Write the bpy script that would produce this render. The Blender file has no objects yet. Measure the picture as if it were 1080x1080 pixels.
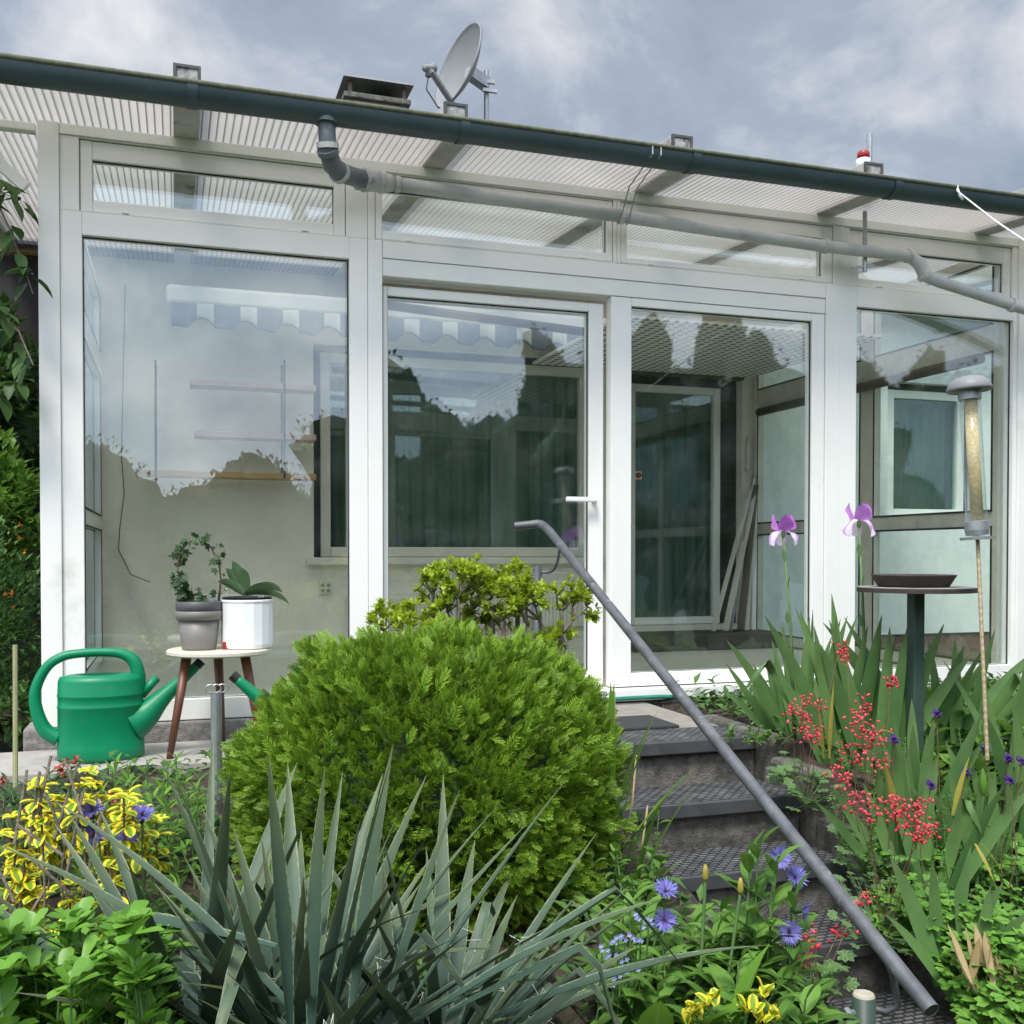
import bpy, math, random
import numpy as np
rnd = random.Random(11); rng = np.random.default_rng(11)
A = np.array
C = bpy.context.scene.collection
scene = bpy.context.scene
R = math.radians
U = rnd.uniform
# ------------------------------------------------------------------ camera
F, CX, CY, YAW, PIT, EYE = 1080., 540., 603.9, R(18.2), R(-1.0), 1.62
cf = A([math.sin(YAW)*math.cos(PIT), math.cos(YAW)*math.cos(PIT), math.sin(PIT)])
cr = A([math.cos(YAW), -math.sin(YAW), 0.]); cu = np.cross(cr, cf)
def ray(px, py): return cf + cr*(px-CX)/F - cu*(py-CY)/F
def onY(px, py, Y):
    d = ray(px, py); return A([0, 0, EYE]) + d*(Y/d[1])
def onD(px, py, D): return A([0, 0, EYE]) + ray(px, py)*D      # D = metres along the view axis
def onX(px, py, X):
    d = ray(px, py); return A([0, 0, EYE]) + d*(X/d[0])
cam = bpy.data.cameras.new('camera'); cam.lens = 36.0; cam.sensor_width = 36.0
cam.shift_y = (CY-540)/1080; cam.clip_start = .05; cam.clip_end = 2000
co = bpy.data.objects.new('camera', cam); C.objects.link(co)
co.location = (0, 0, EYE); co.rotation_euler = (R(90)+PIT, 0, -YAW)
scene.camera = co
# ------------------------------------------------------------------ mesh helpers
def nrm(v):
    v = np.asarray(v, float); return v/(np.linalg.norm(v)+1e-12)
Zup = A([0, 0, 1.])
WP = {}
class MB:
    def __init__(s): s.v = []; s.c = []; s.f = []; s.n = 0
    def add(s, V, Fs, col=(.5, 0, 0)):
        V = np.asarray(V, float).reshape(-1, 3); n = len(V)
        col = np.asarray(col, float)
        if col.ndim == 1: col = np.tile(col, (n, 1))
        s.v.append(V); s.c.append(col)
        if isinstance(Fs, np.ndarray): s.f.append(Fs+s.n)
        else:
            by = {}
            for f in Fs: by.setdefault(len(f), []).append(f)
            for k in by: s.f.append(A(by[k], dtype=int)+s.n)
        s.n += n
    def build(s, name, m, parent=None, smooth=False, bevel=0, label=None, stuff=False):
        me = bpy.data.meshes.new(name)
        V = np.concatenate(s.v); Cc = np.concatenate(s.c)
        if parent is not None: V = V - WP[parent.name]
        o = bpy.data.objects.new(name, me)
        w = WP[parent.name] if parent is not None else None
        if parent is None:
            lo = V.min(0); hi = V.max(0); b = A([(lo[0]+hi[0])/2, (lo[1]+hi[1])/2, lo[2]])
            V = V-b; o.location = b; w = b
        loops = np.concatenate([f.ravel() for f in s.f]).astype(np.int32)
        tot = np.concatenate([np.full(len(f), f.shape[1]) for f in s.f])
        st = np.concatenate([[0], np.cumsum(tot)[:-1]]).astype(np.int32)
        me.vertices.add(len(V)); me.vertices.foreach_set('co', V.ravel().astype(np.float32))
        me.loops.add(len(loops)); me.loops.foreach_set('vertex_index', loops)
        me.polygons.add(len(tot)); me.polygons.foreach_set('loop_start', st)
        me.polygons.foreach_set('use_smooth', np.full(len(tot), bool(smooth)))
        at = me.color_attributes.new('Col', 'FLOAT_COLOR', 'POINT')
        at.data.foreach_set('color', np.concatenate([Cc, np.ones((len(Cc), 1))], 1).ravel().astype(np.float32))
        me.update(calc_edges=True); me.validate()
        me.materials.append(m); C.objects.link(o)
        if parent is not None: o.parent = parent
        WP[o.name] = w
        if bevel:
            b = o.modifiers.new('bevel', 'BEVEL'); b.width = bevel; b.segments = 2; b.limit_method = 'ANGLE'; b.angle_limit = R(50)
        if label: o['label'] = label
        if stuff: o['kind'] = 'stuff'
        return o
    # ---- primitives
    def box(s, x0, x1, y0, y1, z0, z1, col=(.5, 0, 0)):
        V = [(x, y, z) for z in (z0, z1) for y in (y0, y1) for x in (x0, x1)]
        s.add(V, [(0, 2, 3, 1), (4, 5, 7, 6), (0, 1, 5, 4), (2, 6, 7, 3), (0, 4, 6, 2), (1, 3, 7, 5)], col)
    def frame(s, x0, x1, z0, z1, y0, y1, l, r, b, t):           # rectangle frame in the XZ plane
        s.box(x0, x0+l, y0, y1, z0, z1); s.box(x1-r, x1, y0, y1, z0, z1)
        s.box(x0+l, x1-r, y0+.001, y1, z0, z0+b); s.box(x0+l, x1-r, y0+.001, y1, z1-t, z1)
    def frameY(s, y0, y1, z0, z1, x0, x1, l, r, b, t):          # same in the YZ plane
        s.box(x0, x1, y0, y0+l, z0, z1); s.box(x0, x1, y1-r, y1, z0, z1)
        s.box(x0+.001, x1-.001, y0+l, y1-r, z0, z0+b); s.box(x0+.001, x1-.001, y0+l, y1-r, z1-t, z1)
    def bar(s, p, q, w, h, up=(0, 0, 1)):
        p = A(p, float); q = A(q, float); d = nrm(q-p); a = nrm(np.cross(d, up)); b = np.cross(a, d)
        V = [e+a*sx*w/2+b*sz*h/2 for e in (p, q) for sz in (-1, 1) for sx in (-1, 1)]
        s.add(V, [(0, 1, 3, 2), (4, 6, 7, 5), (0, 4, 5, 1), (2, 3, 7, 6), (0, 2, 6, 4), (1, 5, 7, 3)])
    def tube(s, pts, r, n=12, cap=True, col=(.5, 0, 0)):
        pts = [A(p, float) for p in pts]; k = len(pts)
        rr = r if hasattr(r, '__len__') else [r]*k
        V = []; a = None
        for i, p in enumerate(pts):
            d = nrm((pts[min(i+1, k-1)]-pts[max(i-1, 0)]))
            if a is None: a = nrm(np.cross(d, Zup if abs(d[2]) < .9 else A([1., 0, 0])))
            else: a = nrm(a-d*(a@d))
            b = np.cross(d, a)
            for j in range(n):
                t = 2*math.pi*j/n; V.append(p+rr[i]*(a*math.cos(t)+b*math.sin(t)))
        Fs = [(i*n+j, i*n+(j+1) % n, (i+1)*n+(j+1) % n, (i+1)*n+j) for i in range(k-1) for j in range(n)]
        if cap: Fs += [tuple(range(n))[::-1], tuple((k-1)*n+j for j in range(n))]
        s.add(V, Fs, col)
    @staticmethod
    def smooth(pts, k=4):
        pts = [A(p, float) for p in pts]; out = []
        for i in range(len(pts)-1):
            p0, p1, p2, p3 = pts[max(0, i-1)], pts[i], pts[i+1], pts[min(len(pts)-1, i+2)]
            for j in range(k):
                t = j/k; out.append(.5*((2*p1)+(p2-p0)*t+(2*p0-5*p1+4*p2-p3)*t*t+(3*p1-p0-3*p2+p3)*t**3))
        return out+[pts[-1]]
    @staticmethod
    def rsm(r, k=4): return list(np.interp(np.linspace(0, len(r)-1, (len(r)-1)*k+1), range(len(r)), r))
    def lathe(s, prof, c, n=32, axis=(0, 0, 1), sx=1, sy=1, rot=0, col=(.5, 0, 0)):
        c = A(c, float); ax = nrm(axis); a = nrm(np.cross(A([0, 1., 0]), ax)) if abs(ax[1]) < .9 else A([1., 0, 0]); b = np.cross(ax, a)
        V = []
        for r, z in prof:
            for j in range(n):
                t = 2*math.pi*j/n+rot; V.append(c+ax*z+a*r*sx*math.cos(t)+b*r*sy*math.sin(t))
        k = len(prof)
        Fs = [(i*n+j, i*n+(j+1) % n, (i+1)*n+(j+1) % n, (i+1)*n+j) for i in range(k-1) for j in range(n)]
        if prof[0][0] > 1e-5: Fs.append(tuple(range(n))[::-1])
        if prof[-1][0] > 1e-5: Fs.append(tuple((k-1)*n+j for j in range(n)))
        s.add(V, Fs, col)
    def ribbon(s, base, d, L, W, bend=.5, fold=.25, nseg=6, prof='blade', tint=.5, side=None, kink=None, twist=0, wav=0):
        p = A(base, float); d = nrm(d)
        if side is None: side = np.cross(d, Zup); 
        if np.linalg.norm(side) < 1e-3: side = A([1., 0, 0])
        side = nrm(side); V = []; cc = []
        for i in range(nseg+1):
            t = i/nseg; w = W*PROF[prof](t)*.5
            sd = nrm(side-d*(side@d)); n = np.cross(sd, d)
            if n[2] < 0 and i == 0: side = -side; sd = -sd; n = -n
            o = n*wav*W*math.sin(t*9+tint*20)
            V += [p-sd*w+n*abs(fold)*w*(1 if fold > 0 else -1)+o, p, p+sd*w+n*abs(fold)*w*(1 if fold > 0 else -1)-o]
            cc += [(tint, 1, t), (tint, 0, t), (tint, 1, t)]
            k = bend/nseg*(.4+1.2*t)
            if kink is not None and abs(t-kink) < .5/nseg: k += 1.5
            d = nrm(d-Zup*k)
            if twist: side = nrm(side+np.cross(d, side)*twist/nseg)
            p = p+d*L/nseg
        Fs = [(3*i+j, 3*i+j+1, 3*i+j+4, 3*i+j+3) for i in range(nseg) for j in (0, 1)]
        s.add(V, Fs, cc)
        return p
    def scatter(s, T, pos, D, scale, tint, roll=None, up=None):
        """copies of template T (MB in local frame: x along, y side, z normal) at pos, pointing along D"""
        tv = np.concatenate(T.v); tc = np.concatenate(T.c); N = len(pos); n = len(tv)
        D = D/(np.linalg.norm(D, axis=1, keepdims=True)+1e-9)
        upv = np.tile(Zup, (N, 1)) if up is None else up
        upv = upv + rng.normal(0, .02, (N, 3))
        S = np.cross(upv, D); S /= (np.linalg.norm(S, axis=1, keepdims=True)+1e-9); Nn = np.cross(D, S)
        if roll is not None:
            c, q = np.cos(roll)[:, None], np.sin(roll)[:, None]; S, Nn = S*c+Nn*q, Nn*c-S*q
        sc = np.asarray(scale).reshape(-1, 1, 1)*np.ones((N, 1, 1))
        W = (tv[None, :, 0:1]*D[:, None]+tv[None, :, 1:2]*S[:, None]+tv[None, :, 2:3]*Nn[:, None])*sc+pos[:, None]
        cc = np.tile(tc[None], (N, 1, 1)); cc[:, :, 0] = np.asarray(tint).reshape(-1, 1)
        s.v.append(W.reshape(-1, 3)); s.c.append(cc.reshape(-1, 3))
        for f in T.f:
            s.f.append((f[None]+(np.arange(N)*n)[:, None, None]).reshape(-1, f.shape[1])+s.n)
        s.n += N*n
PROF = {
    'blade': lambda t: max(0.015, min(1., .42+1.5*t)*(1-t**2.6)),
    'round': lambda t: max(.05, math.sqrt(max(0, 1-(2*t-1)**2))),
    'iris': lambda t: max(0.03, min(1., .75+.6*t)*(1-t**4.0)),
    'ovate': lambda t: max(.03, math.sin(math.pi*min(1, t**.75*1.0))**.8),
    'lance': lambda t: max(.03, math.sin(math.pi*t**.85)**1.1),
    'obov': lambda t: max(.03, (.25+.85*t)*math.sqrt(max(0, 1-max(0, (t-.55)/.45)**2))),
    'strap': lambda t: max(.05, min(1, .5+1.5*t)*(1-max(0, (t-.6)/.4)**2.6)),
    'petal': lambda t: max(.05, (.25+1.0*t)*(1-max(0, (t-.7)/.3)**3)),
}
def leafT(prof, W=.4, bend=.5, fold=.25, nseg=3):
    m = MB(); m.ribbon((0, 0, 0), (1, 0, 0), 1, W, bend, fold, nseg, prof, side=(0, 1, 0)); return m
def thing(name, label, cat, loc, group=None):
    o = bpy.data.objects.new(name, None); o.empty_display_size = .1; C.objects.link(o)
    o.location = tuple(loc); WP[o.name] = A(loc, float)
    return tag(o, label, cat, group)
def tag(o, label, cat, group=None):
    o['label'] = label; o['category'] = cat
    if group: o['group'] = group
    return o
def struct(o): o['kind'] = 'structure'; return o
# ------------------------------------------------------------------ materials
def new(name):
    m = bpy.data.materials.new(name); m.use_nodes = True; nt = m.node_tree; nt.nodes.clear()
    out = nt.nodes.new('ShaderNodeOutputMaterial')
    def N(t, **k):
        n = nt.nodes.new('ShaderNode'+t)
        for a, b in k.items():
            if a.startswith('i_'): n.inputs[a[2:].replace('_', ' ')].default_value = b
            else: setattr(n, a, b)
        return n
    return m, nt, out, N
def c4(c): return (c[0], c[1], c[2], 1)
def pm(name, col, rough=.5, metal=0, var=.12, scale=6, bump=0, bscale=80, col2=None, spec=.5, stretch=None, dirt=None, dscale=3, dcut=.55):
    m, nt, out, N = new(name); L = nt.links.new
    b = N('BsdfPrincipled'); b.inputs['Roughness'].default_value = rough; b.inputs['Metallic'].default_value = metal
    b.inputs['Specular IOR Level'].default_value = spec
    tc = N('TexCoord'); mp = N('Mapping'); L(tc.outputs['Object'], mp.inputs[0])
    if stretch: mp.inputs['Scale'].default_value = stretch
    n1 = N('TexNoise'); n1.inputs['Scale'].default_value = scale; n1.inputs['Detail'].default_value = 8; n1.inputs['Roughness'].default_value = .65
    L(mp.outputs[0], n1.inputs[0])
    rp = N('ValToRGB'); rp.color_ramp.elements[0].position = .3; rp.color_ramp.elements[1].position = .7
    rp.color_ramp.elements[0].color = c4([max(0, x*(1-var)) for x in col])
    rp.color_ramp.elements[1].color = c4(col2 if col2 else [min(1, x*(1+var)) for x in col])
    L(n1.outputs[0], rp.inputs[0]); src = rp.outputs[0]
    if dirt:
        n3 = N('TexNoise'); n3.inputs['Scale'].default_value = dscale; n3.inputs['Detail'].default_value = 10; n3.inputs['Roughness'].default_value = .7
        L(tc.outputs['Object'], n3.inputs[0])
        r3 = N('ValToRGB'); r3.color_ramp.elements[0].position = dcut; r3.color_ramp.elements[1].position = dcut+.15
        L(n3.outputs[0], r3.inputs[0]); mx = N('MixRGB'); mx.inputs[2].default_value = c4(dirt)
        L(r3.outputs[0], mx.inputs[0]); L(src, mx.inputs[1]); src = mx.outputs[0]
    L(src, b.inputs['Base Color'])
    mr = N('MapRange'); mr.inputs['To Min'].default_value = max(.02, rough-.08); mr.inputs['To Max'].default_value = min(1, rough+.1)
    L(n1.outputs[0], mr.inputs[0]); L(mr.outputs[0], b.inputs['Roughness'])
    if bump:
        n2 = N('TexNoise'); n2.inputs['Scale'].default_value = bscale; n2.inputs['Detail'].default_value = 6; L(mp.outputs[0], n2.inputs[0])
        bm = N('Bump'); bm.inputs['Strength'].default_value = bump; bm.inputs['Distance'].default_value = .01
        L(n2.outputs[0], bm.inputs['Height']); L(bm.outputs[0], b.inputs['Normal'])
    L(b.outputs[0], out.inputs[0]); return m
def leafm(name, dark, light, edge=None, e0=.55, tip=None, trans=.25, rough=.5, spec=.35, vein=.0):
    m, nt, out, N = new(name); L = nt.links.new
    at = N('Attribute', attribute_name='Col'); sp = N('SeparateColor'); L(at.outputs['Color'], sp.inputs[0])
    mx = N('MixRGB'); mx.inputs[1].default_value = c4(dark); mx.inputs[2].default_value = c4(light); L(sp.outputs[0], mx.inputs[0]); src = mx.outputs[0]
    if tip:
        t = N('MixRGB'); pw = N('Math', operation='POWER'); pw.inputs[1].default_value = 2.0; L(sp.outputs[2], pw.inputs[0])
        L(pw.outputs[0], t.inputs[0]); L(src, t.inputs[1]); t.inputs[2].default_value = c4(tip); src = t.outputs[0]
    if edge:
        tc = N('TexCoord'); nz = N('TexNoise'); nz.inputs['Scale'].default_value = 90; L(tc.outputs['Object'], nz.inputs[0])
        ad = N('Math', operation='MULTIPLY_ADD'); ad.inputs[1].default_value = .5; L(nz.outputs[0], ad.inputs[0]); L(sp.outputs[1], ad.inputs[2])
        r = N('MapRange'); r.inputs['From Min'].default_value = e0+.2; r.inputs['From Max'].default_value = e0+.32; L(ad.outputs[0], r.inputs[0])
        e = N('MixRGB'); e.inputs[2].default_value = c4(edge); L(r.outputs[0], e.inputs[0]); L(src, e.inputs[1]); src = e.outputs[0]
    if vein:
        r = N('MapRange'); r.inputs['From Min'].default_value = 0; r.inputs['From Max'].default_value = .14; r.inputs['To Min'].default_value = vein; r.inputs['To Max'].default_value = 0
        L(sp.outputs[1], r.inputs[0]); e = N('MixRGB'); e.inputs[2].default_value = (.5, .55, .35, 1); L(r.outputs[0], e.inputs[0]); L(src, e.inputs[1]); src = e.outputs[0]
    tc = N('TexCoord'); nz = N('TexNoise'); nz.inputs['Scale'].default_value = 14; nz.inputs['Detail'].default_value = 5; L(tc.outputs['Object'], nz.inputs[0])
    hs = N('HueSaturation'); mr = N('MapRange'); mr.inputs['To Min'].default_value = .7; mr.inputs['To Max'].default_value = 1.3; L(nz.outputs[0], mr.inputs[0])
    L(mr.outputs[0], hs.inputs['Value']); L(src, hs.inputs['Color']); src = hs.outputs[0]
    b = N('BsdfPrincipled'); b.inputs['Roughness'].default_value = rough; b.inputs['Specular IOR Level'].default_value = spec; L(src, b.inputs['Base Color'])
    if trans > 0:
        tr = N('BsdfTranslucent'); bc = N('HueSaturation'); bc.inputs['Value'].default_value = 1.5; bc.inputs['Hue'].default_value = .49; L(src, bc.inputs['Color']); L(bc.outputs[0], tr.inputs[0])
        ms = N('MixShader'); ms.inputs[0].default_value = trans; L(b.outputs[0], ms.inputs[1]); L(tr.outputs[0], ms.inputs[2]); L(ms.outputs[0], out.inputs[0])
    else: L(b.outputs[0], out.inputs[0])
    return m
def glassm(name, tint=(1, 1, 1), base=.06, k=.9, smear=.008):
    m, nt, out, N = new(name); L = nt.links.new
    lw = N('LayerWeight'); lw.inputs['Blend'].default_value = .5
    pw = N('Math', operation='POWER'); pw.inputs[1].default_value = 4.5; L(lw.outputs['Facing'], pw.inputs[0])
    ma = N('Math', operation='MULTIPLY_ADD'); ma.inputs[1].default_value = k; ma.inputs[2].default_value = base; L(pw.outputs[0], ma.inputs[0])
    tr = N('BsdfTransparent'); tr.inputs[0].default_value = c4(tint)
    gl = N('BsdfGlossy'); gl.inputs['Roughness'].default_value = 0.0; gl.inputs[0].default_value = (.84, .92, 1, 1)
    tc = N('TexCoord'); nz = N('TexNoise'); nz.inputs['Scale'].default_value = 1.3; nz.inputs['Detail'].default_value = 1; L(tc.outputs['Object'], nz.inputs[0])
    bm = N('Bump'); bm.inputs['Strength'].default_value = .05; bm.inputs['Distance'].default_value = .03; L(nz.outputs[0], bm.inputs['Height']); L(bm.outputs[0], gl.inputs['Normal'])
    ms = N('MixShader'); L(ma.outputs[0], ms.inputs[0]); L(tr.outputs[0], ms.inputs[1]); L(gl.outputs[0], ms.inputs[2])
    # dust and dried drops on the glass
    df = N('BsdfDiffuse'); df.inputs[0].default_value = (.6, .62, .6, 1)
    n2 = N('TexNoise'); n2.inputs['Scale'].default_value = 5; n2.inputs['Detail'].default_value = 9; n2.inputs['Roughness'].default_value = .7; L(tc.outputs['Object'], n2.inputs[0])
    r2 = N('MapRange'); r2.inputs['From Min'].default_value = .45; r2.inputs['From Max'].default_value = .8; r2.inputs['To Max'].default_value = smear*4; L(n2.outputs[0], r2.inputs[0])
    m2 = N('MixShader'); L(r2.outputs[0], m2.inputs[0]); L(ms.outputs[0], m2.inputs[1]); L(df.outputs[0], m2.inputs[2])
    L(m2.outputs[0], out.inputs[0]); return m
def polym(name):                                                   # multiwall polycarbonate with dirty ribs
    m, nt, out, N = new(name); L = nt.links.new
    tc = N('TexCoord'); sx = N('SeparateXYZ'); L(tc.outputs['Object'], sx.inputs[0])
    mu = N('Math', operation='MULTIPLY'); mu.inputs[1].default_value = 1/.032; L(sx.outputs[0], mu.inputs[0])
    fr = N('Math', operation='FRACT'); L(mu.outputs[0], fr.inputs[0])
    r = N('ValToRGB'); r.color_ramp.elements[0].position = .0; r.color_ramp.elements[0].color = (.28, .255, .245, 1)
    r.color_ramp.elements[1].position = .24; r.color_ramp.elements[1].color = (.78, .76, .725, 1)
    e = r.color_ramp.elements.new(.12); e.color = (.38, .35, .335, 1); L(fr.outputs[0], r.inputs[0])
    nz = N('TexNoise'); nz.inputs['Scale'].default_value = 3; nz.inputs['Detail'].default_value = 6; L(tc.outputs['Object'], nz.inputs[0])
    mx = N('MixRGB', blend_type='MULTIPLY'); mx.inputs[0].default_value = .2; L(r.outputs[0], mx.inputs[1]); L(nz.outputs[0], mx.inputs[2])
    tl = N('BsdfTranslucent'); L(mx.outputs[0], tl.inputs[0]); d = N('BsdfPrincipled'); d.inputs['Roughness'].default_value = .3; L(mx.outputs[0], d.inputs['Base Color'])
    ms = N('MixShader'); ms.inputs[0].default_value = .80; L(d.outputs[0], ms.inputs[1]); L(tl.outputs[0], ms.inputs[2])
    tp = N('BsdfTransparent'); L(mx.outputs[0], tp.inputs[0]); m3 = N('MixShader'); m3.inputs[0].default_value = .62; L(ms.outputs[0], m3.inputs[1]); L(tp.outputs[0], m3.inputs[2]); L(m3.outputs[0], out.inputs[0]); return m
def matm(name):                                                    # ribbed rubber step mat
    m, nt, out, N = new(name); L = nt.links.new
    b = N('BsdfPrincipled'); b.inputs['Roughness'].default_value = .62
    tc = N('TexCoord'); nz = N('TexNoise'); nz.inputs['Scale'].default_value = 12; nz.inputs['Detail'].default_value = 8; L(tc.outputs['Object'], nz.inputs[0])
    r = N('ValToRGB'); r.color_ramp.elements[0].position = .35; r.color_ramp.elements[0].color = (.055, .056, .059, 1); r.color_ramp.elements[1].color = (.19, .19, .195, 1); r.color_ramp.elements[1].position = .75
    L(nz.outputs[0], r.inputs[0])
    br = N('TexBrick'); br.inputs['Scale'].default_value = 1; br.inputs['Brick Width'].default_value = .04; br.inputs['Row Height'].default_value = .022; br.inputs['Mortar Size'].default_value = .005; br.inputs['Mortar Smooth'].default_value = .3
    L(tc.outputs['Object'], br.inputs['Vector'])
    mx = N('MixRGB', blend_type='MULTIPLY'); mx.inputs[0].default_value = .8; L(r.outputs[0], mx.inputs[1])
    inv = N('Invert'); L(br.outputs['Fac'], inv.inputs['Color']); L(inv.outputs[0], mx.inputs[2]); L(mx.outputs[0], b.inputs['Base Color'])
    bm = N('Bump'); bm.inputs['Strength'].default_value = .8; bm.inputs['Distance'].default_value = .006; bm.invert = True; L(br.outputs['Fac'], bm.inputs['Height']); L(bm.outputs[0], b.inputs['Normal'])
    L(b.outputs[0], out.inputs[0]); return m
def stripem(name, axis, w, c1, c2, rough=.8, line=None, lw=.06):
    m, nt, out, N = new(name); L = nt.links.new
    b = N('BsdfPrincipled'); b.inputs['Roughness'].default_value = rough
    tc = N('TexCoord'); sx = N('SeparateXYZ'); L(tc.outputs['Object'], sx.inputs[0])
    mu = N('Math', operation='MULTIPLY'); mu.inputs[1].default_value = 1/w; L(sx.outputs[axis], mu.inputs[0]); fr = N('Math', operation='FRACT'); L(mu.outputs[0], fr.inputs[0])
    r = N('ValToRGB'); r.color_ramp.interpolation = 'CONSTANT'
    r.color_ramp.elements[0].position = 0; r.color_ramp.elements[0].color = c4(c1); r.color_ramp.elements[1].position = .38; r.color_ramp.elements[1].color = c4(c2)
    if line:
        r.color_ramp.elements[1].position = lw; r.color_ramp.elements[0].color = c4(line); r.color_ramp.elements[1].color = c4(c1)
    L(fr.outputs[0], r.inputs[0])
    nz = N('TexNoise'); nz.inputs['Scale'].default_value = 9; nz.inputs['Detail'].default_value = 6; L(tc.outputs['Object'], nz.inputs[0])
    mr = N('MapRange'); mr.inputs['To Min'].default_value = .75; mr.inputs['To Max'].default_value = 1.2; L(nz.outputs[0], mr.inputs[0])
    hs = N('HueSaturation'); L(mr.outputs[0], hs.inputs['Value']); L(r.outputs[0], hs.inputs['Color']); L(hs.outputs[0], b.inputs['Base Color'])
    L(b.outputs[0], out.inputs[0]); return m
WHITE = pm('white_upvc', (.82, .82, .785), .35, var=.03, scale=3, dirt=(.60, .60, .55), dscale=2.2, dcut=.60)
CREAM = pm('cream_paint', (.66, .64, .58), .5, var=.06, scale=3)
GASK = pm('black_gasket', (.02, .02, .022), .6)
GLASS = glassm('window_glass', (.97, 1, .98), .11, .9)
GLASSD = glassm('house_glass', (.85, .93, .9), .10, .9, .004)
GLASSM = glassm('side_glass', (.94, .985, .965), .04, .8, .03)
TUBEG = glassm('clear_plastic', (.97, .98, .97), .03, .6, .05)
POLY = polym('polycarbonate_ribbed')
ALU = pm('aged_aluminium', (.66, .63, .55), .5, .1, var=.12, scale=10, dirt=(.25, .24, .20), dcut=.62)
RAFT = pm('weathered_rafter', (.46, .44, .41), .6, .2, var=.2, scale=9, dirt=(.12, .11, .10), dscale=7, dcut=.56)
GUT = pm('slate_gutter', (.052, .080, .092), .42, var=.15, scale=5, bump=.05, bscale=30, dirt=(.10, .13, .13), dscale=5, dcut=.66)
MOSS = pm('gutter_lip_moss', (.10, .11, .07), .9, var=.4, scale=25)
PIPE = pm('grey_pvc', (.47, .475, .46), .55, var=.13, scale=7, dirt=(.16, .16, .15), dscale=9, dcut=.6)
PIPED = pm('dark_grey_pvc', (.13, .15, .165), .5, var=.12, scale=8)
STEEL = pm('galvanised_steel', (.36, .38, .39), .42, .7, var=.2, scale=20)
WALLM = pm('beige_render', (.78, .74, .65), .9, var=.07, scale=4, bump=.12, bscale=60, dirt=(.68, .67, .64), dscale=6, dcut=.66)
WHITEW = pm('white_render', (.80, .83, .81), .9, var=.05, scale=4, bump=.15, bscale=70)
TILEF = pm('beige_floor_tile', (.60, .57, .50), .35, var=.08, scale=5)
DARKW = stripem('dark_boarding', 0, .11, (.014, .012, .012), None or (.06, .05, .05), .7, line=(.018, .016, .016), lw=.07)
ROOFT = pm('roof_tiles_grey', (.075, .072, .072), .8, var=.35, scale=6, bump=.5, bscale=14, stretch=(3, 1, 1))
CONC = pm('weathered_concrete', (.075, .070, .062), .95, var=.42, scale=16, bump=.6, bscale=120, col2=(.20, .19, .168), dirt=(.045, .048, .03), dscale=5, dcut=.55)
PLINTH = pm('washed_concrete', (.20, .19, .18), .95, var=.4, scale=40, bump=.7, bscale=160, col2=(.34, .32, .30))
PAVE = pm('pale_paving', (.34, .32, .29), .9, var=.15, scale=10, bump=.25, bscale=100, dirt=(.16, .15, .12), dcut=.6)
LAND = pm('landing_concrete', (.25, .23, .20), .95, var=.2, scale=14, bump=.4, bscale=140, dirt=(.2, .18, .15), dcut=.55)
SOIL = pm('garden_soil', (.055, .042, .030), 1, var=.5, scale=25, bump=1, bscale=60)
LAWN = pm('lawn_green', (.05, .085, .03), .95, var=.4, scale=12, bump=.8, bscale=90)
RUBBER = matm('rubber_mat'); RUBE = pm('rubber_edge', (.062, .064, .068), .55, var=.2, scale=14)
MATW = pm('woven_mat', (.042, .043, .044), .95, var=.3, scale=60, bump=1, bscale=200)
GREEN = pm('green_plastic', (.0, .20, .085), .40, var=.10, scale=6, spec=.4, bump=.05, bscale=40, dirt=(.05, .21, .12), dscale=11, dcut=.60)
BLACKP = pm('black_plastic', (.018, .018, .02), .4)
HOSE = pm('green_hose', (.02, .18, .12), .4)
WOODT = pm('cream_wood_top', (.62, .57, .46), .55, var=.1, scale=6, stretch=(1, 8, 1), dirt=(.35, .3, .22), dcut=.66)
WOODL = pm('brown_varnished_wood', (.12, .045, .022), .4, var=.3, scale=12, stretch=(4, 4, .5))
SHELFW = pm('shelf_wood', (.42, .27, .11), .55, var=.15, scale=8, stretch=(1, 8, 8))
SHELFP = pm('pink_shelf', (.50, .36, .31), .5, var=.08)
PEW = pm('pewter_pot', (.19, .18, .165), .5, .15, var=.1, scale=9)
PEWD = pm('pewter_pot_band', (.08, .08, .085), .5, .1, var=.1)
PORC = pm('white_planter', (.80, .82, .82), .22, var=.02)
GALV = pm('worn_grey_rail', (.085, .09, .10), .5, .25, var=.25, scale=14, col2=(.15, .155, .165), dirt=(.40, .40, .39), dscale=16, dcut=.60, bump=.1)
DKGR = pm('dark_green_post', (.035, .065, .05), .5, var=.25, scale=9)
DISH = pm('grey_dish', (.20, .205, .21), .5, var=.07, scale=4, dirt=(.42, .42, .4), dscale=14, dcut=.68)
RUST = pm('rusty_tray', (.045, .032, .028), .8, var=.35, scale=16)
SEED = pm('bird_seed', (.76, .60, .34), .9, var=.3, scale=120, bump=.6, bscale=200)
ROD = pm('brass_threaded_rod', (.40, .32, .19), .5, .5, var=.3, scale=60, stretch=(1, 1, 3))
BRICK = pm('brown_brick', (.16, .09, .065), .9, var=.35, scale=14, bump=.3)
BLIND = pm('grey_blind', (.19, .215, .205), .85, var=.25, scale=2, stretch=(8, 6, .2))
VALM = stripem('striped_valance', 0, .29, (.82, .83, .84), (.27, .30, .38), .9)
CASS = pm('awning_cassette', (.80, .81, .81), .5, var=.05)
BRZ = pm('bronze_bar', (.10, .075, .055), .5, .2)
CORD = pm('white_cord', (.7, .7, .68), .8)
REDP = pm('red_lens', (.30, .018, .015), .3, var=.06)
BARK = pm('grey_bark', (.19, .16, .13), .9, var=.35, scale=30, bump=.5, bscale=90)
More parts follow.
